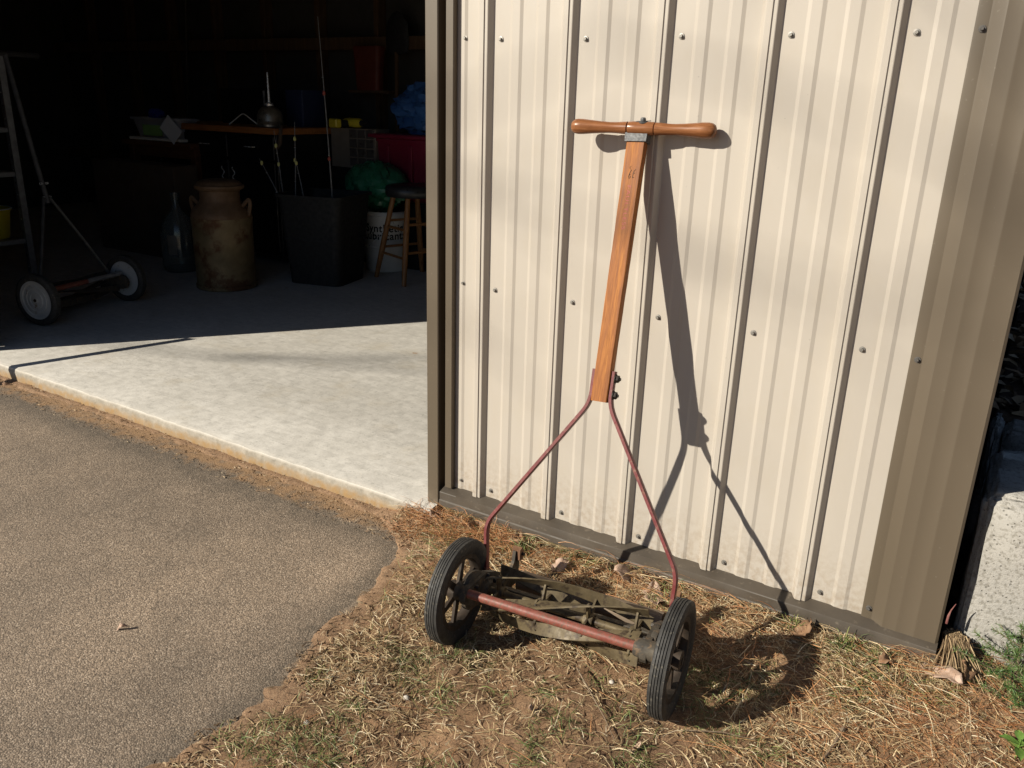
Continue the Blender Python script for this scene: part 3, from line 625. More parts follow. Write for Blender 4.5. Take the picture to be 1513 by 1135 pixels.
# --- second mower in the shade
m2 = thing('reel_mower', 'grey reel mower with white disc wheels parked inside the doorway', 'reel mower', (-3.045, .69, FZ), math.atan2(.57, -.14))
for sx in (-1, 1):
    x = .30*sx; t = MB().lathe([(.098, -.018), (.108, -.024), (.122, -.022), (.130, -.014), (.131, 0), (.130, .014), (.122, .022), (.108, .024), (.098, .018)], 48, 'X', closed=True).build('wheel', M['tyre'], m2, 40); t.location = (x, 0, .131)
    pr = [(0, .020), (.012, .020), (.013, .014), (.034, .013), (.036, .016), (.041, .016), (.043, .012), (.058, .012), (.060, .015), (.064, .015), (.066, .011), (.083, .010), (.086, .016), (.098, .018), (.0985, -.012), (.02, -.012), (0, -.012)]
    MB().lathe([(r, h*sx) for r, h in pr], 48, 'X').build('disc', M['wheelwhite'], t, 25)
    MB().lathe([(0, .024*sx), (.007, .024*sx), (.009, .02*sx), (.009, .013*sx)], 10, 'X').build('hub_nut', M['dark'], t, 30)
    p = MB().prism(chain_plate([(-.02, .12, .04), (.05, .12, .045), (.12, .08, .02)]), x-.045*sx-.006, x-.045*sx+.006, 'X').build('side_plate', M['castiron'], m2, 30)
tr = MB().tube([(-.27, -.0, .165), (.27, .0, .165)], .013, 16).build('tie_rod', M['galv'], m2); MB().tube([(-.22, 0, .165), (.02, 0, .165)], .0137, 16).build('red_band', M['redrod'], tr)
for k in range(5):
    vs = []; fs = []; n = 16
    for i in range(n+1):
        t = i/n; x = -.24+.48*t; a = k*2*PI/5+1.3*t
        for (r, da) in ((.04, -.3), (.07, 0), (.069, .06), (.04, -.2)): vs.append((x, .05+r*math.cos(a+da), .115+r*math.sin(a+da)))
    for i in range(n):
        for j in range(4): fs.append((i*4+j, i*4+(j+1) % 4, (i+1)*4+(j+1) % 4, (i+1)*4+j))
    MB().add(vs, fs).build('blade', M['castiron'], m2, 30)
MB().tube([(-.24, .16, .045), (.24, .16, .045)], .022, 14).build('wood_roller', M['castiron'], m2)
for sx in (-1, 1): MB().tube([(.245*sx, .05, .15), (.14*sx, .10, .36), (.018*sx, .17, .60)], .0085, 8).build('fork_arm', M['rod2'], m2)
MB().tube([(0, .165, .57), (0, .21, .80), (0, .30, 1.30)], .013, 10).build('handle', M['rod2'], m2)
MB().tube([(-.2, .30, 1.30), (.2, .30, 1.30)], .013, 10).build('grip', M['vinyl'], m2)
for dz in (0, .07):
    for sx in (-1, 1): MB().lathe([(0, .012), (.006, .012), (.007, 0)], 8, 'X', (.018*sx, .172+.1*dz, .60+dz)).build('bolt', M['chrome'], m2, 30)
# --- milk can
can = thing('milk_can', 'tall rusty steel milk can standing beside the glass jug', 'milk can', (-3.0, 1.585, FZ))
can.scale = (1.1, 1.1, 1.1)
b = MB().lathe([(0, .0), (.160, .0), (.166, .006), (.166, .022), (.160, .028), (.161, .33), (.164, .392), (.161, .396)], 56).build('body', M['milkcan'], can, 30)
MB().lathe([(.162, .392), (.163, .402), (.158, .42), (.136, .448), (.112, .475), (.106, .492), (.106, .535), (.112, .54)], 56).build('shoulder', M['canneck'], can, 40)
MB().lathe([(.100, .53), (.128, .545), (.134, .556), (.132, .564), (.120, .568), (.112, .580), (.092, .590), (.05, .596), (0, .597)], 48).build('lid', M['canneck'], can, 35)
for a in (R(25), R(205)):
    c, s = math.cos(a), math.sin(a); MB().tube(bent([(.128*c, .128*s, .455), (.165*c, .165*s, .495), (.172*c, .172*s, .47), (.158*c, .158*s, .405)], 5, .02), .011, 8).build('handle', M['canneck'], can)
# --- glass jug
jug = thing('glass_jug', 'large dark glass jug standing left of the milk can', 'jug', (-3.63, 1.73, FZ))
MB().lathe([(0, 0), (.10, .0), (.112, .012), (.114, .05), (.114, .27), (.106, .31), (.075, .36), (.040, .40), (.027, .43), (.026, .49), (.031, .495), (.031, .515), (.024, .516), (.021, .50), (.021, .43), (.035, .398), (.07, .355), (.101, .307), (.109, .27), (.109, .05), (.10, .012), (0, .01)], 40).build('body', M['glass'], jug, 40)
mb = MB(); mb.add([(.1146*math.cos(a), .1146*math.sin(a), z) for z in (.12, .25) for a in np.linspace(R(-75), R(-45), 8)], [(i, i+1, 9+i, 8+i) for i in range(7)]); mb.build('paper_label', M['organizer'], jug)
# --- black bin with fishing rods
bn = thing('storage_bin', 'tall black plastic bin holding the fishing rods', 'bin', (-2.66, 2.12, FZ), R(14))
def taper_box(w0, w1, z0, z1, th=.004, r=.05, rim=True):
    mb = MB(); n = 6
    def ring(w, d, z, inset=0):
        out = []
        for cx, cy, a0 in ((1, 1, 0), (-1, 1, 90), (-1, -1, 180), (1, -1, 270)):
            for k in range(n+1):
                a = R(a0+90*k/n); out.append((cx*(w/2-r)+(r-inset)*math.cos(a), cy*(d/2-r)+(r-inset)*math.sin(a), z))
        return out
    L = [ring(w0[0], w0[1], z0), ring(w0[0]+(w1[0]-w0[0])*.5, w0[1]+(w1[1]-w0[1])*.5, (z0+z1)/2), ring(w1[0], w1[1], z1)]
    if rim: L += [ring(w1[0]+.03, w1[1]+.03, z1-.005), ring(w1[0]+.03, w1[1]+.03, z1+.012)]
    L += [ring(w1[0], w1[1], z1+.01, th), ring(w0[0], w0[1], z0+.02, th)]
    N = len(L[0]); vs = [p for q in L for p in q]
    fs = [(i*N+k, i*N+(k+1) % N, (i+1)*N+(k+1) % N, (i+1)*N+k) for i in range(len(L)-1) for k in range(N)]+[tuple(range(N))[::-1], tuple((len(L)-1)*N+k for k in range(N))]
    return mb.add(vs, fs)
taper_box((.36, .36), (.44, .44), 0, .55).build('body', M['black'], bn, 40)
taper_box((.405, .405), (.41, .41), .27, .285, rim=False).build('band', M['black'], bn, 40)
rods = [((-2.95, 2.05, .40), (-3.03, 2.07, .86), 'thin rod with two pale yellow floats, leftmost in the black bin'), ((-2.85, 2.05, .40), (-2.87, 2.1, .92), 'thin rod with yellow floats, upright in the black bin'), ((-2.90, 2.0, .40), (-3.08, 1.98, .69), 'short whip rod leaning left out of the black bin'), ((-2.76, 2.05, .40), (-2.85, 2.07, .70), 'short grey rod in the middle of the black bin'), ((-2.52, 2.05, .40), (-2.60, 2.07, 1.52), 'longest fishing rod, with red bobbers, standing in the black bin')]
for i, (a, b, lab) in enumerate(rods):
    a = Vector(a); b = Vector(b); r = thing('fishing_rod', lab, 'fishing rod', a, 0, 'fishing rods in the black bin'); d = b-a
    MB().tube([(0, 0, 0), d*.5+Vector((.004, 0, 0)), d], [.0045, .0035, .0018], 7).build('blank', M['rod'], r)
    for t in ((.55, .8) if i < 2 else ((.9,) if i < 4 else (.28, .62))):
        MB().lathe([(0, -.016), (.008, -.008), (.0095, 0), (.008, .010), (0, .018)], 10, 'Z', tuple(d*t)).build('float', M['tip'] if i < 4 else M['redprint'], r, 60)
    for t in (.3, .7): MB().lathe([(.0045, -.002), (.0065, 0), (.0045, .002)], 8, 'Z', tuple(d*t)).build('line_guide', M['chrome'], r, 60)
# --- white bucket with printing, green bag on it
bk = thing('bucket', 'white plastic bucket printed with black lettering, behind the stool', 'bucket', (-2.62, 2.66, FZ))
MB().lathe([(0, 0), (.138, 0), (.142, .006), (.146, .16), (.152, .165), (.152, .172), (.147, .177), (.152, .38), (.158, .383), (.158, .40), (.152, .41), (.146, .41), (.14, .02), (0, .018)], 48).build('body', M['white'], bk, 35)
MB().tube([(.15*math.cos(a), .15*math.sin(a), .36-.20*abs(math.sin(a+.6))) for a in np.linspace(R(-150), R(30), 18)], .003, 6).build('bail_handle', M['chrome'], bk)
fa = math.atan2(-1.79-2.66, 1.19+2.60)
for body, z in (('Synthetic', .300), ('Lubricants', .248)):
    me = text_mesh(body, .072, 0, 1.08, .0016)
    for v in me.vertices:
        a = fa+R(-4)+v.co.x/.1505; v.co = Vector((.1512*math.cos(a), .1512*math.sin(a), z+v.co.y))
    me.materials.append(M['blackprint']); me.name = 'lettering'; me.materials.clear(); me.materials.append(M['cab']); link('lettering', me, bk)
def crumple(name, c, rad, mat, label, cat, seed, amp=.25, squash=(1, 1, 1), n=26):
    rr = np.random.default_rng(seed); mb = MB(); vs = []; fs = []
    for i in range(n+1):
        th = PI*i/n
        for k in range(2*n):
            ph = 2*PI*k/(2*n); d = np.array([math.sin(th)*math.cos(ph), math.sin(th)*math.sin(ph), math.cos(th)])
            f = 1
            for q in range(3): f += amp/(1.7**q)*(abs(float(vnoise(d[0]*2+d[2]*1.3+seed, d[1]*2-d[2]*1.7, 1.3*2**q, q)) - .5)*2-.5)
            vs.append(tuple(rad*f*d*np.array(squash)))
    for i in range(n):
        for k in range(2*n): fs.append((i*2*n+k, i*2*n+(k+1) % (2*n), (i+1)*2*n+(k+1) % (2*n), (i+1)*2*n+k))
    o = mb.add(vs, fs).build(name, mat, None, 30); o.location = c; return tag(o, label, cat)
crumple('plastic_bag', (-2.70, 2.66, .50), .20, M['greenbag'], 'crumpled green plastic bag stuffed on top of the white bucket', 'bag', 2, .17, (1.25, .9, .85))
# --- stool
sl = thing('stool', 'round bar stool with black seat and turned wooden legs', 'stool', (-2.25, 2.50, FZ), R(-20))
MB().lathe([(0, .545), (.165, .545), (.174, .556), (.176, .580), (.170, .604), (.155, .615), (0, .618)], 48).build('seat', M['vinyl'], sl, 40)
for k in range(4):
    a = R(45+90*k); c, s = math.cos(a), math.sin(a); MB().tube([(.125*c, .125*s, .55), (.208*c, .208*s, .2), (.255*c, .255*s, 0)], [.017, .020, .015], 14).build('leg', M['stoolwood'], sl)
    a2 = R(45+90*(k+1)); c2, s2 = math.cos(a2), math.sin(a2)
    for z, q in ((.17, .215), (.345, .174)):
        z += .035*(k % 2); MB().tube([(q*c, q*s, z), (q*c2, q*s2, z)], .009, 10).build('rung', M['stoolwood'], sl)
# --- crimson tote and blue tarp on it
tt = thing('tote_box', 'crimson plastic tote with lid, below the blue tarp', 'tote', (-2.48, 3.0, .0), 0)
MB().box(-.40, .40, -.26, .26, FZ, .40, .01).build('stand', M['cab'], tt, 30)
q = taper_box((.58, .40), (.66, .46), .40, .80, r=.04).build('body', M['tote'], tt, 40)
MB().box(-.36, .36, -.26, .26, .815, .845, .008).build('lid', M['tote'], tt, 30)
for x in (-.2, 0, .2): MB().box(x-.015, x+.015, -.236, -.222, .45, .77, .003).build('rib', M['tote'], tt, 30)
crumple('tarp', (-2.45, 2.98, 1.005), .21, M['tarp'], 'crumpled blue tarp heaped on the crimson tote', 'tarp', 5, .32, (1.6, .9, .85))
# --- parts organiser
og = thing('parts_organizer', 'tan small-parts organizer with rows of little drawers', 'organizer', (-2.98, 2.80, .60))
MB().box(-.21, .21, -.05, .10, 0, .27, .003).build('case', M['organizer'], og, 30); MB().box(-.25, .25, -.04, .12, -.665, -.001).build('stand', M['cab'], og, 0)
for i in range(3):
    for j in range(4): MB().box(-.03+i*.078, .038+i*.078, -.056, -.047, .015+j*.064, .07+j*.064, .002).build('drawer', M['drawer'], og, 30)
# --- workbench with black cabinet
wbn = thing('workbench', 'workbench with wooden top and black cabinet doors below', 'workbench', (-3.2, 2.235, FZ))
MB().box(-1.35, .0, 0, .62, .888, .930, .004).build('top', M['benchtop'], wbn, 30)
MB().box(-.97, -.02, .03, .60, 0.06, .887, .003).build('cabinet', M['cab'], wbn, 30)
MB().box(-1.34, -1.28, .03, .60, 0, .887, .003).build('leg_panel', M['cab'], wbn, 30)
for (x0, x1, z0, z1) in ((-.96, -.50, .10, .70), (-.49, -.03, .10, .70), (-.96, -.50, .72, .87), (-.49, -.03, .72, .87)):
    d_ = MB().box(x0+.004, x1-.004, .012, .029, z0, z1, .003).build('door', M['cab'], wbn, 30)
    if z1 < .8:
        x = x1-.05 if x0 < -.6 else x0+.05; MB().tube([(x+.012*math.sin(t*2*PI), .0, .60+.06*t-.0) for t in np.linspace(-.9, .9, 14)], .0042, 8).build('handle', M['chrome'], d_)
    else:
        x = (x0+x1)/2; MB().tube([(x-.045, .010, .80), (x-.04, -.01, .80), (x+.04, -.01, .80), (x+.045, .010, .80)], .004, 8).build('handle', M['chrome'], d_)
# --- oil can, cable, strap on the bench
BT = FZ+.930
oc = thing('oil_can', 'tarnished metal oil can with a long thin spout on the bench', 'oil can', (-3.375, 2.36, BT))
oc.scale = (1.13, 1.13, 1.06)
MB().lathe([(0, 0), (.075, 0), (.079, .005), (.079, .018), (.076, .021), (.078, .026), (.076, .031), (.078, .036), (.076, .041), (.077, .07), (.066, .10), (.045, .122), (.024, .134), (0, .136)], 40).build('body', M['oilcan'], oc, 35)
MB().lathe([(.024, .13), (.026, .136), (.026, .145), (.018, .15), (.009, .155), (.0065, .25), (.0042, .335), (0, .336)], 18).build('spout', M['chrome'], oc, 40)
tag(MB().tube([(-.36+.34*t+0, .02*math.sin(7*t), .006+.075*math.sin(PI*min(1, t*1.1))) for t in np.linspace(0, 1, 16)], .0045, 8).build('cable', M['white'], None, 60, (-3.40, 2.33, BT)), 'loop of white cable lying beside the oil can', 'cable')
tag(MB().tube(bent([(0, 0, .012), (.10, -.09, .014), (.13, -.125, -.02), (.12, -.126, -.10), (.08, -.127, -.125)], 5, .04), [.014]*18+[.012]*6 if False else .013, 10).build('rope', M['card'], None, 60, (-3.26, 2.345, BT)), 'short brown rope end hanging over the bench edge', 'rope')
tag(taper_box((.17, .22), (.17, .22), 0, .24, r=.01, rim=False).build('box', M['bluebox'], None, 30, (-3.42, 2.74, BT)), 'dark blue box standing at the back of the bench', 'box')
tag(MB().box(-.24, .24, -.10, .10, 0, .25, .01).build('tool_case', M['cab'], None, 30, (-3.95, 2.72, BT)), 'black tool case at the back of the bench left of the oil can', 'case')
dr = thing('cordless_drill', 'yellow and black cordless drill lying on top of the parts organizer', 'drill', (-3.0, 2.80, .871), R(-10))
MB().tube([(-.11, 0, .035), (-.06, 0, .035), (.05, 0, .035), (.07, 0, .035)], [.028, .033, .033, .022], 16).build('motor_body', M['yellow'], dr); MB().tube([(.07, 0, .035), (.12, 0, .035)], [.020, .012], 12).build('chuck', M['black'], dr); MB().tube([(-.05, .0, .03), (-.065, -.10, .03)], [.022, .024], 12).build('grip', M['black'], dr); MB().box(-.11, -.02, -.15, -.10, .0, .06, .008).build('battery', M['yellow'], dr, 30)
# --- small table with clear bin
tb = thing('side_table', 'small reddish wooden table left of the black cabinet', 'table', (-4.38, 2.17, FZ))
MB().box(-.42, .38, 0, .5, .76, .795, .004).build('top', M['tablewood'], tb, 30)
for x in (-.38, .33):
    for y in (.03, .43): MB().box(x, x+.055, y, y+.055, 0, .759, .003).build('leg', M['tablewood'], tb, 30)
MB().box(-.32, .33, .035, .055, .68, .758, .002).build('apron', M['tablewood'], tb, 30)
cb = thing('clear_storage_box', 'clear plastic storage box with lime label on the small table', 'storage box', (-4.42, 2.29, FZ+.797))
taper_box((.47, .14), (.53, .19), .022, .15, r=.03).build('body', M['clear'], cb, 40); MB().box(-.30, .30, -.11, .11, .0, .021, .006).build('lid', M['white'], cb, 30)
MB().box(-.12, .10, -.106, -.1045, .035, .11).build('label', M['greenlabel'], cb, 0)
pp = tag(MB().box(-.09, .09, -.001, .001, -.06, .06).build('envelope', M['paper'], None, 0), 'white envelope leaning on the clear storage box', 'paper'); pp.location = (-4.17, 2.15, FZ+.885); pp.rotation_euler = (R(-12), R(38), 0)
tag(crumple('glove', (-4.52, 2.29, FZ+.985), .05, M['blueplastic'], 'bright blue glove lying on the clear storage box', 'glove', 8, .3, (1.5, 1, .7)), 'bright blue glove lying on the clear storage box', 'glove')
cbx = thing('cardboard_box', 'plain brown board box in front of the small table', 'box', (-4.38, 1.92, FZ)); MB().box(-.44, .50, 0, .20, 0, .655, .004).build('body', M['card'], cbx, 30); MB().box(-.02, .02, -.003, -.0005, .02, .64).build('tape', M['card'], cbx, 0)
# --- slotted-angle shelf at the left, with yellow bucket
sh = thing('shelf_unit', 'grey slotted steel shelf unit at the left edge', 'shelf', (-4.62, 1.01, FZ))
for (x, y) in ((.46, 0), (-.46, 0), (-.46, -.22)):
    sx = -1 if x > 0 else 1; sy = 1 if y == 0 else -1
    p = MB().prism([(x, y), (x+.038*sx, y), (x+.038*sx, y+.003*sy), (x+.003*sx, y+.003*sy), (x+.003*sx, y+.038*sy), (x, y+.038*sy)], 0, 1.32, 'Z').build('post', M['galv'] if y == 0 else M['cab'], sh, 0)  # off-row post coloured black, in place of shade on the galvanised steel
    if y == 0:
        for z in np.arange(.06, 1.3, .075): MB().lathe([(0, -.0012), (.0048, -.0012), (.0048, .001)], 8, 'Y', (x+.02*sx, 0, float(z))).build('bolt_hole', M['chrome'] if int(z*100) % 3 == 0 else M['dark'], p, 0)
for z in (.21, .62, .88, 1.28): MB().box(-.455, .455, -.22, -.002, z, z+.03, .003).build('shelf_board', M['galv'], sh, 30)
yb = thing('tub', 'yellow plastic tub with a wire rim on the lower shelf', 'tub', (-4.33, .885, FZ+.241)); MB().lathe([(0, 0), (.10, 0), (.105, .01), (.128, .17), (.137, .172), (.138, .182), (.128, .184), (.12, .17), (.098, .012), (0, .010)], 36).build('body', M['yellow'], yb, 40); MB().lathe([(.137, .178), (.141, .182), (.137, .187), (.133, .182)], 36, closed=True).build('rim', M['white'], yb)
crumple('helmet', (-4.36, .90, FZ+1.01), .11, M['orange'], 'dull red rounded cap on the upper shelf of the steel unit', 'cap', 4, .05, (1.2, 1, .8))
tag(MB().tube([(0, 0, 0), (.09, 0, .75), (.16, .0, 1.35)], .012, 8).build('pole', M['dark'], None, 60, (-5.15, 3.05, BT)) , 'dark pole leaning against the studs behind the bench', 'pole')
sv = thing('shovel', 'shovel hung blade up on the back wall above the tote', 'shovel', (-3.02, 3.28, 1.02)); MB().tube([(0, 0, -.5), (.01, 0, .38)], .016, 10).build('shaft', M['stud'], sv); MB().lathe([(0, .66), (.05, .64), (.10, .57), (.11, .45), (.10, .38), (.03, .36), (0, .36)], 20, 'Z', (.015, .02, 0)).xf(Matrix.Diagonal((1, .18, 1, 1))).build('blade', M['black'], sv)
tag(taper_box((.22, .08), (.26, .10), 0, .30, r=.03, rim=False).build('fuel_can', M['orange'], None, 30, (-3.25, 3.25, 1.13)), 'dull orange can hung on the back wall left of the shovel', 'can')
MB().box(-.2, .2, -.02, .10, -.02, 0).build('bracket', M['stud'], bpy.data.objects['fuel_can'], 0)
# --- a wooden prop leaning on the far jamb; only its shadow reaches the picture
stk = tag(MB().tube([(-2.543, -.592, ASZ), (-2.737, -.045, .42)], .021, 10).build('wooden_stake', M['stud'], None), 'wooden stake leaning against the left door jamb', 'stake')

# ================================================================== GROUND COVER AND SMALL THINGS OUTSIDE
def blades(name, n, mat, label, cat, xr, yr, Lr, wd, flat, keep, lift=.004, curl=.6, seed=1, segs=3, az0=None, azs=PI):
    g = np.random.default_rng(seed); x = g.uniform(*xr, n); y = g.uniform(*yr, n)
    k = g.random(n) < keep(x, y); x, y = x[k], y[k]; n = len(x)
    az = g.uniform(0, 2*PI, n) if az0 is None else az0+g.normal(0, azs, n)
    L = g.uniform(*Lr, n)*(.6+.8*g.random(n)); e = np.abs(g.normal(0, 1, n))*flat; c = g.normal(0, curl, n); tw = g.normal(0, .8, n)
    z = ground_h(x, y)+g.random(n)*lift; P = np.zeros((n, segs+1, 3)); P[:, 0] = np.stack([x, y, z], -1)
    a = az.copy(); el = e.copy()
    for i in range(segs):
        st = L/segs; P[:, i+1] = P[:, i]+np.stack([np.cos(a)*np.cos(el)*st, np.sin(a)*np.cos(el)*st, np.sin(el)*st], -1); a = a+c/segs; el = el-e*1.5/segs-.05
    gz = ground_h(P[..., 0], P[..., 1])+.0012; gz = np.where((P[..., 0] < edge_x(P[..., 1])+.03) & (P[..., 1] < -.062), np.maximum(gz, ASZ+.004), gz); P[..., 2] = np.maximum(P[..., 2], gz)
    P[..., 1] = np.where((P[..., 0] > -.14) & (P[..., 0] < 1.2) & (P[..., 1] < .2) & (P[..., 2] > -.06), np.minimum(P[..., 1], -.040), P[..., 1])
    sd = np.stack([-np.sin(az)*np.cos(tw), np.cos(az)*np.cos(tw), np.sin(tw)], -1)[:, None]*(wd*(.6+.8*g.random(n)))[:, None, None]
    tp = np.linspace(1, .15, segs+1)**.7; tp = tp[None, :, None]; A = P-sd*tp; B = P+sd*tp
    V = np.stack([A, B], 2).reshape(n, -1, 3); nv = 2*(segs+1); base = (np.arange(n)*nv)[:, None, None]
    q = np.array([[2*i, 2*i+1, 2*i+3, 2*i+2] for i in range(segs)])[None]; F = (base+q).reshape(-1, 4); V = V.reshape(-1, 3)
    me = bpy.data.meshes.new(name); me.vertices.add(len(V)); me.vertices.foreach_set('co', V.ravel()); me.loops.add(F.size); me.loops.foreach_set('vertex_index', F.ravel()); me.polygons.add(len(F)); me.polygons.foreach_set('loop_start', np.arange(0, F.size, 4)); me.polygons.foreach_set('loop_total', np.full(len(F), 4)); me.update(); me.materials.append(mat)
    o = link(name, me); tag(o, label, cat); o['kind'] = 'stuff'; return o
def on_lawn(x, y): return ((x-edge_x(y)) > .035+.05*(vnoise(x, y, 11, 2)-.5)) & ~((x > -.15) & (x < 1.2) & (y > -.036)) & ~((x > 1.19) & (y > .04))
def bare(x, y): return sstep(.40, .64, .65*vnoise(x, y, 2.6, 7)+.35*vnoise(x, y, 9, 3)+.12*np.exp(-((x-.45)/.4)**2-((y+.8)/.35)**2))        # 1 on bare patches
def wallish(x, y): return sstep(-.42, -.05, y)*sstep(-.2, .1, x)
XR, YR = (-.25, 1.75), (-1.45, .04)
blades('dry_grass', 95000, M['straw'], 'matted dry straw-coloured grass over the lawn', 'grass', XR, YR, (.012, .038), .00075, .45, lambda x, y: on_lawn(x, y)*(.82-.60*bare(x, y)+.2*wallish(x, y)), seed=1)
blades('long_straw', 8500, M['straw'], 'long bleached straws lying across the lawn', 'grass', XR, YR, (.05, .12), .0008, .18, lambda x, y: on_lawn(x, y)*(.06+.75*wallish(x, y)+.4*sstep(.8, 1.2, x)), lift=.012, curl=.35, seed=2, segs=4)
blades('pine_needles', 22000, M['needle'], 'rust-brown pine needles drifted along the wall', 'pine needles', XR, YR, (.05, .10), .0006, .16, lambda x, y: on_lawn(x, y)*(.03+.9*wallish(x, y)*sstep(.3, .6, vnoise(x, y, 5, 1))+.5*sstep(.8, 1.25, x)), lift=.016, curl=.25, seed=3)
blades('green_grass', 38000, M['green'], 'sparse tufts of green grass in the lawn', 'grass', XR, YR, (.018, .045), .0008, .75, lambda x, y: on_lawn(x, y)*(sstep(.60, .74, vnoise(x, y, 13, 6))*.9+.03), seed=4)
blades('thatch', 52000, M['thatch'], 'dark crumbs of thatch and dead leaf between the grass', 'thatch', XR, YR, (.006, .018), .0016, .35, lambda x, y: on_lawn(x+.05, y)*(.95-.85*bare(x, y)), lift=.006, seed=5, segs=2)
blades('grit', 5200, M['thatch'], 'loose grit and needle scraps along the foot of the slab', 'grit', (-2.7, -.02), (-.20, -.064), (.004, .014), .0013, .2, lambda x, y: .25+.75*sstep(-.5, -.1, x), lift=.004, seed=8, segs=2)
blades('corner_needles', 1500, M['needle'], 'heap of brown needles at the foot of the door jamb', 'pine needles', (-.22, .16), (-.17, -.045), (.035, .075), .0006, .35, lambda x, y: np.ones_like(x)*.8, lift=.022, curl=.3, seed=9)
blades('outer_grass', 26000, M['straw'], 'dry grass of the lawn further out', 'grass', (-.1, 4.2), (-4.2, .04), (.03, .07), .0012, .3, lambda x, y: on_lawn(x, y)*((x > 1.7) | (y < -1.4))*.8, seed=6)
blades('leaf_litter', 9000, M['thatch'], 'dark dead leaves covering the bank behind the blocks', 'leaf litter', (1.2, 3.2), (1.03, 5.0), (.03, .07), .014, .5, lambda x, y: np.ones_like(x)*.9, lift=.03, seed=7, segs=2)
# straw clump hanging at the corner
def tuft(name, label, cat, loc, n, L, mat, spread, lean, up, seed, wd=.0011):
    g = random.Random(seed); t = MB()
    for i in range(n):
        a = g.uniform(0, 2*PI); e = g.uniform(*spread); l = L*g.uniform(.5, 1.1); b = Vector((g.gauss(0, .008), g.gauss(0, .008), 0)); d = (Vector((math.cos(a)*math.sin(e), math.sin(a)*math.sin(e), math.cos(e)*up))+Vector(lean)).normalized()
        p = [b, b+d*l*.45, b+d*l*.8+Vector((0, 0, -.06*l)), b+d*l+Vector((0, 0, -.2*l))]; s = d.cross(Vector((g.gauss(0,1), g.gauss(0,1), g.gauss(0,1)))).normalized()*wd
        t.add([q+s*k*w for q, w in zip(p, (1, .9, .6, .2)) for k in (-1, 1)], [(0, 1, 3, 2), (2, 3, 5, 4), (4, 5, 7, 6)])
    o = t.build(name, mat, None, 0); o.location = loc; return tag(o, label, cat)
tuft('dead_grass_clump', 'drooping clump of dead grass at the foot of the garage corner', 'grass clump', (1.222, .018, .012), 420, .155, islands('dead_clump_straw', [(0, (.09, .055, .028)), (.5, (.24, .16, .085)), (.9, (.40, .29, .16)), (1, (.52, .40, .24))]), (0, .62), (.30, -.80, -.80), .4, 3, .0013)
tuft('grass_tuft', 'green grass tuft by the base trim below the corner', 'grass clump', (1.02, -.075, -.058), 60, .06, M['green'], (.1, 1.0), (0, -.1, 0), 1, 4)
tuft('grass_tuft', 'green grass tuft behind the right mower wheel near the wall', 'grass clump', (.90, -.06, -.062), 60, .06, M['green'], (.1, 1.1), (0, -.1, 0), 1, 5)
tuft('grass_tuft', 'green grass tuft beside the left mower wheel near the wall', 'grass clump', (.20, -.10, -.075), 60, .06, M['green'], (.1, 1.1), (0, -.1, 0), 1, 6)
# fir seedling at the right edge
def seedling(loc, h, label, seed):
    g = random.Random(seed); t = thing('fir_seedling', label, 'seedling', loc, 0, 'fir seedlings by the block')
    st = MB(); nd = MB(); st.tube([(0, 0, 0), (.005, 0, h*.5), (.0, .004, h)], [.004, .003, .0012], 7); tw = [((0, 0, h*.1), (0, .002, h))]
    for i in range(22):
        z = h*(.08+.85*i/22); a = i*2.4; l = (h-z)*.75+.02; e = Vector((math.cos(a)*l, math.sin(a)*l, z+l*.35)); st.tube([(0, 0, z), tuple(e)], [.0016, .0007], 5); tw.append(((0, 0, z), tuple(e)))
    for a, b in tw:
        a = Vector(a); b = Vector(b); d = b-a
        for k in range(int(d.length*1500)):
            p = a+d*g.random(); q = Vector((g.gauss(0, 1), g.gauss(0, 1), g.gauss(0, 1))); q = (q-d.normalized()*q.dot(d.normalized())*.4+d.normalized()*.7).normalized()*g.uniform(.010, .018); s = q.cross(Vector((g.gauss(0, 1), g.gauss(0, 1), g.gauss(0, 1))))  .normalized()*.0008
            nd.add([p-s, p+s, p+q], [(0, 1, 2)])
    st.build('stem', M['twig'], t); nd.build('foliage', M['fir'], t, 0)
seedling((1.338, -.02, -.065), .16, 'larger green fir seedling in front of the sunlit block', 1)
seedling((1.372, -.085, -.07), .11, 'smaller fir seedling nearer the right edge', 2)
# broad-leaved weed at the lower right edge
wd_ = thing('weed', 'small bright green weed at the lower right edge', 'weed', (1.362, -.205, -.078))
for i in range(7):
    a = i*2.4; mb = MB(); L = .022+.012*(i % 3); pts = []
    for j in range(5):
        u = j/4; ww = .009*math.sin(PI*min(.98, u*.85+.12)); c = Vector((L*u, 0, .016+.018*u-.012*u*u+.004*i))
        pts += [c+Vector((0, -ww, .003)), c, c+Vector((0, ww, .003))]
    mb.add(pts, [(j*3+k, j*3+k+1, j*3+k+4, j*3+k+3) for j in range(4) for k in range(2)]); mb.xf(Matrix.Rotation(a, 4, 'Z')); mb.build('leaf', M['leafg'], wd_, 60)
MB().tube([(0, 0, 0), (.001, 0, .045)], .0012, 6).build('stem', M['leafg'], wd_)
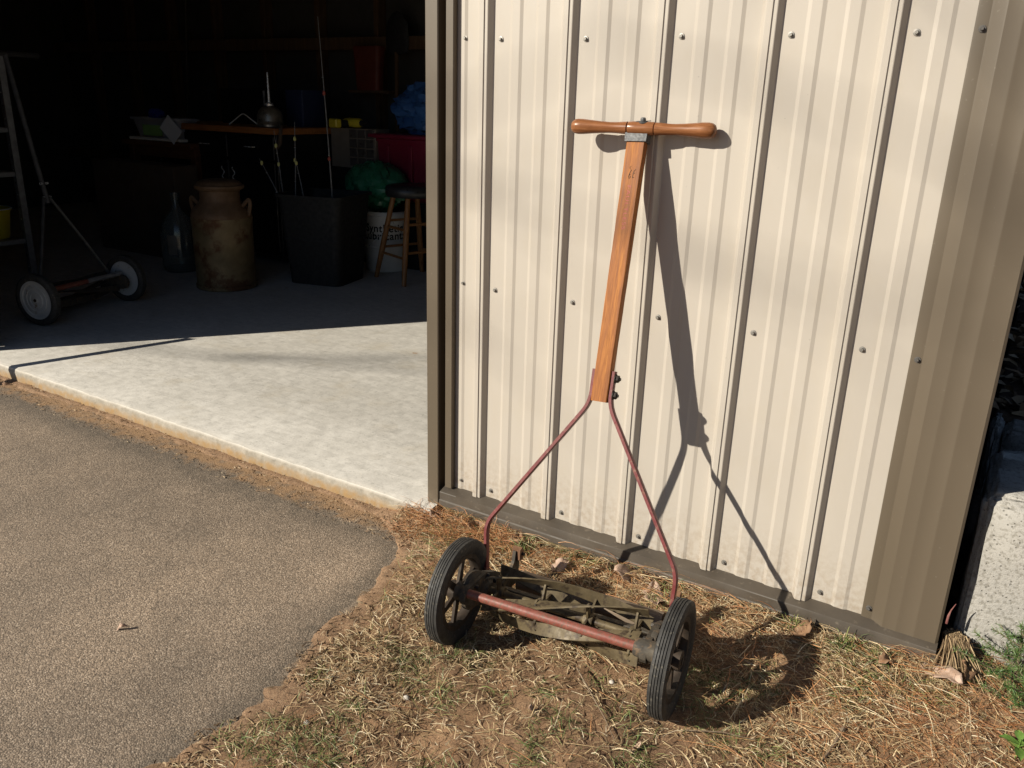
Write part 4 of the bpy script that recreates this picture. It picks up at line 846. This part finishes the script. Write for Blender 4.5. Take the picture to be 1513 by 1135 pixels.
# dead leaves
def leaf(x, y, L, W, rz, tilt, mat, label, seed, dz=.008):
    g = random.Random(seed); mb = MB(); pts = []; n = 8; m_ = 5
    for j in range(n+1):
        u = j/n; hw = W*.5*math.sin(PI*min(.985, u*.9+.07))**.8*(1+.22*math.sin(u*19+seed))
        for k in range(m_):
            v = k/(m_-1)*2-1; pts.append((L*(u-.5), hw*v, .010*math.sin(u*5+seed)*g.uniform(.6, 1.3)+abs(v)*W*.17+g.uniform(-.002, .002)))
    mb.add(pts, [(j*m_+k, j*m_+k+1, (j+1)*m_+k+1, (j+1)*m_+k) for j in range(n) for k in range(m_-1)])
    o = mb.build('dead_leaf', mat, None, 40); o.location = (x, y, float(ground_h(x, y))+dz); o.rotation_euler = (tilt, g.uniform(-.2, .2), rz); tag(o, label, 'leaf', 'dead leaves on the lawn')
    so = o.modifiers.new('s', 'SOLIDIFY'); so.thickness = .0005
leaf(.50, -.085, .075, .055, .4, .15, M['leafp'], 'pale curled leaf behind the reel, nearest the wall', 1)
leaf(.585, -.115, .085, .05, 2.0, .1, M['leafp'], 'pale leaf on the straw behind the right end of the roller', 2)
leaf(.93, -.085, .07, .04, 1.2, -.4, M['leafb'], 'brown leaf by the wall at the end of the wheel shadow', 3, .014)
leaf(1.215, -.085, .09, .045, -.5, .2, M['leafp'], 'broad tan leaf below the garage corner', 4, .012)
leaf(1.255, -.06, .06, .03, 1.9, .6, M['leafb'], 'upright rusty leaf right of the dead grass clump', 5, .016)
leaf(1.11, -.09, .045, .03, .9, .3, M['leafb'], 'small brown leaf left of the broad tan leaf', 6)
leaf(-.115, -.075, .055, .035, 1.7, .35, M['leafp'], 'pale leaf at the foot of the door jamb', 7, .012)
leaf(.03, -.07, .05, .035, .7, .5, M['leafb'], 'dark curled leaf on the needles right of the door jamb', 8, .016)
leaf(.17, -.075, .05, .04, 2.2, .3, M['leafb'], 'dark leaf by the base trim above the left wheel', 9, .012)
leaf(.33, -.13, .05, .035, 1.2, .2, M['leafp'], 'small pale leaf between the wall and the left end of the roller', 10)
leaf(-.43, -.87, .032, .008, .75, .3, M['leafp'], 'narrow pale leaf lying alone on the asphalt', 11, .006)
bpy.data.objects[[o.name for o in bpy.data.objects if o.name.startswith('dead_leaf')][-1]].location.z = ASZ+.006
leaf(-2.36, -.115, .045, .03, .3, .9, M['leafb'], 'brown leaf on the dirt at the far left of the slab edge', 12, .012)
leaf(.53, -.60, .018, .012, .3, .2, M['leafp'], 'tiny pale leaf scrap in the grass before the mower', 13, .005)
leaf(.40, -.72, .03, .007, 2.2, .1, M['leafp'], 'slim pale leaf in the grass at the bottom middle', 14, .005)
leaf(.74, -.56, .02, .012, 1.2, .3, M['leafp'], 'small tan leaf scrap under the right wheel', 15, .005)
# twigs and pebbles
def twig(pts, r, label, mat='twig'):
    P = [Vector((p[0], p[1], float(ground_h(p[0], p[1]))+p[2])) for p in pts]; tag(MB().tube(P, [r*(1-.5*i/(len(P)-1)) for i in range(len(P))], 7).build('twig', M[mat], None), label, 'twig', 'twigs on the lawn')
twig([(1.07, -.30, .012), (1.062, -.35, .008), (1.05, -.41, .006)], .0042, 'short thick stick at the bottom right of the lawn')
twig([(.545, -.44, .012), (.60, -.49, .014), (.66, -.54, .008), (.70, -.575, .006)], .0018, 'thin dark twig in the grass below the reel')
twig([(.80, -.47, .01), (.87, -.44, .016), (.93, -.42, .010)], .0016, 'thin pale twig in front of the right wheel shadow')
tw = tag(MB().tube([(1.203, -.006, .045), (1.2035, -.008, .065), (1.206, -.008, .080), (1.212, -.009, .098)], [.0026, .0026, .0014, .0008], 7).build('twig', M['redtwig'], None), 'reddish twig caught in the gap at the garage corner', 'twig', 'twigs on the lawn')
def pebble(x, y, r, label, s):
    g = random.Random(s); mb = MB().lathe([(0, -.6), (.7, -.42), (1, 0), (.72, .45), (0, .62)], 9); mb.v = [(p[0]*r*(1+g.uniform(-.15, .15)), p[1]*r*.8*(1+g.uniform(-.15, .15)), p[2]*r*(1+g.uniform(-.15, .15))) for p in mb.v]
    o = mb.build('pebble', M['pebble'], None, 60); o.location = (x, y, float(ground_h(x, y))+r*.35); tag(o, label, 'pebble', 'pebbles on the lawn')
pebble(.285, -.70, .008, 'pale pebble in the dirt left of the bottom middle', 1); pebble(.16, -.86, .007, 'white pebble in the grass at the lower left', 2); pebble(.33, -.90, .006, 'pale pebble at the bottom edge', 3); pebble(.62, -.42, .007, 'grey pebble under the reel', 4)

# ================================================================== A BARE TREE ACROSS THE DRIVE, its twigs dapple the wall
tree = thing('bare_tree', 'tall leafless tree across the driveway, outside the picture', 'tree', (-10.6, -9.1, -.16))
MB().tube([(0, 0, -.1), (.1, -.05, 2), (.35, -.15, 4.5), (.6, -.3, 7), (.8, -.3, 9.5), (.9, -.3, 11)], [.20, .17, .14, .10, .06, .02], 12).build('trunk', M['twig'], tree)
g = random.Random(21); tmb = MB()
def limb(p, d, L, r, depth):
    pts = [p]; q = d.normalized()
    for i in range(4): q = (q+Vector((g.gauss(0, .12), g.gauss(0, .12), g.gauss(0, .10)))).normalized(); pts.append(pts[-1]+q*L/4)
    tmb.tube(pts, [r*(1-.17*i) for i in range(5)], 6)
    if depth:
        for i in (1, 2, 3, 4):
            for k in range(2): limb(pts[i], (q+Vector((g.gauss(0, .7), g.gauss(0, .7), g.gauss(0, .6)))), L*g.uniform(.3, .5), r*.6, depth-1)
limb(Vector((.45, -.2, 6.4)), Vector((1, -.22, .34)), 3.6, .013, 2)
limb(Vector((.62, -.3, 7.6)), Vector((1, -.12, .22)), 3.9, .024, 2)
limb(Vector((.75, -.3, 8.8)), Vector((1, -.25, .2)), 3.2, .022, 2)
limb(Vector((.5, -.2, 6.9)), Vector((-1, .3, .4)), 2.5, .05, 2)
limb(Vector((.7, -.3, 8.2)), Vector((-.3, 1, .5)), 2.2, .04, 2)
tmb.build('branches', M['twig'], tree)
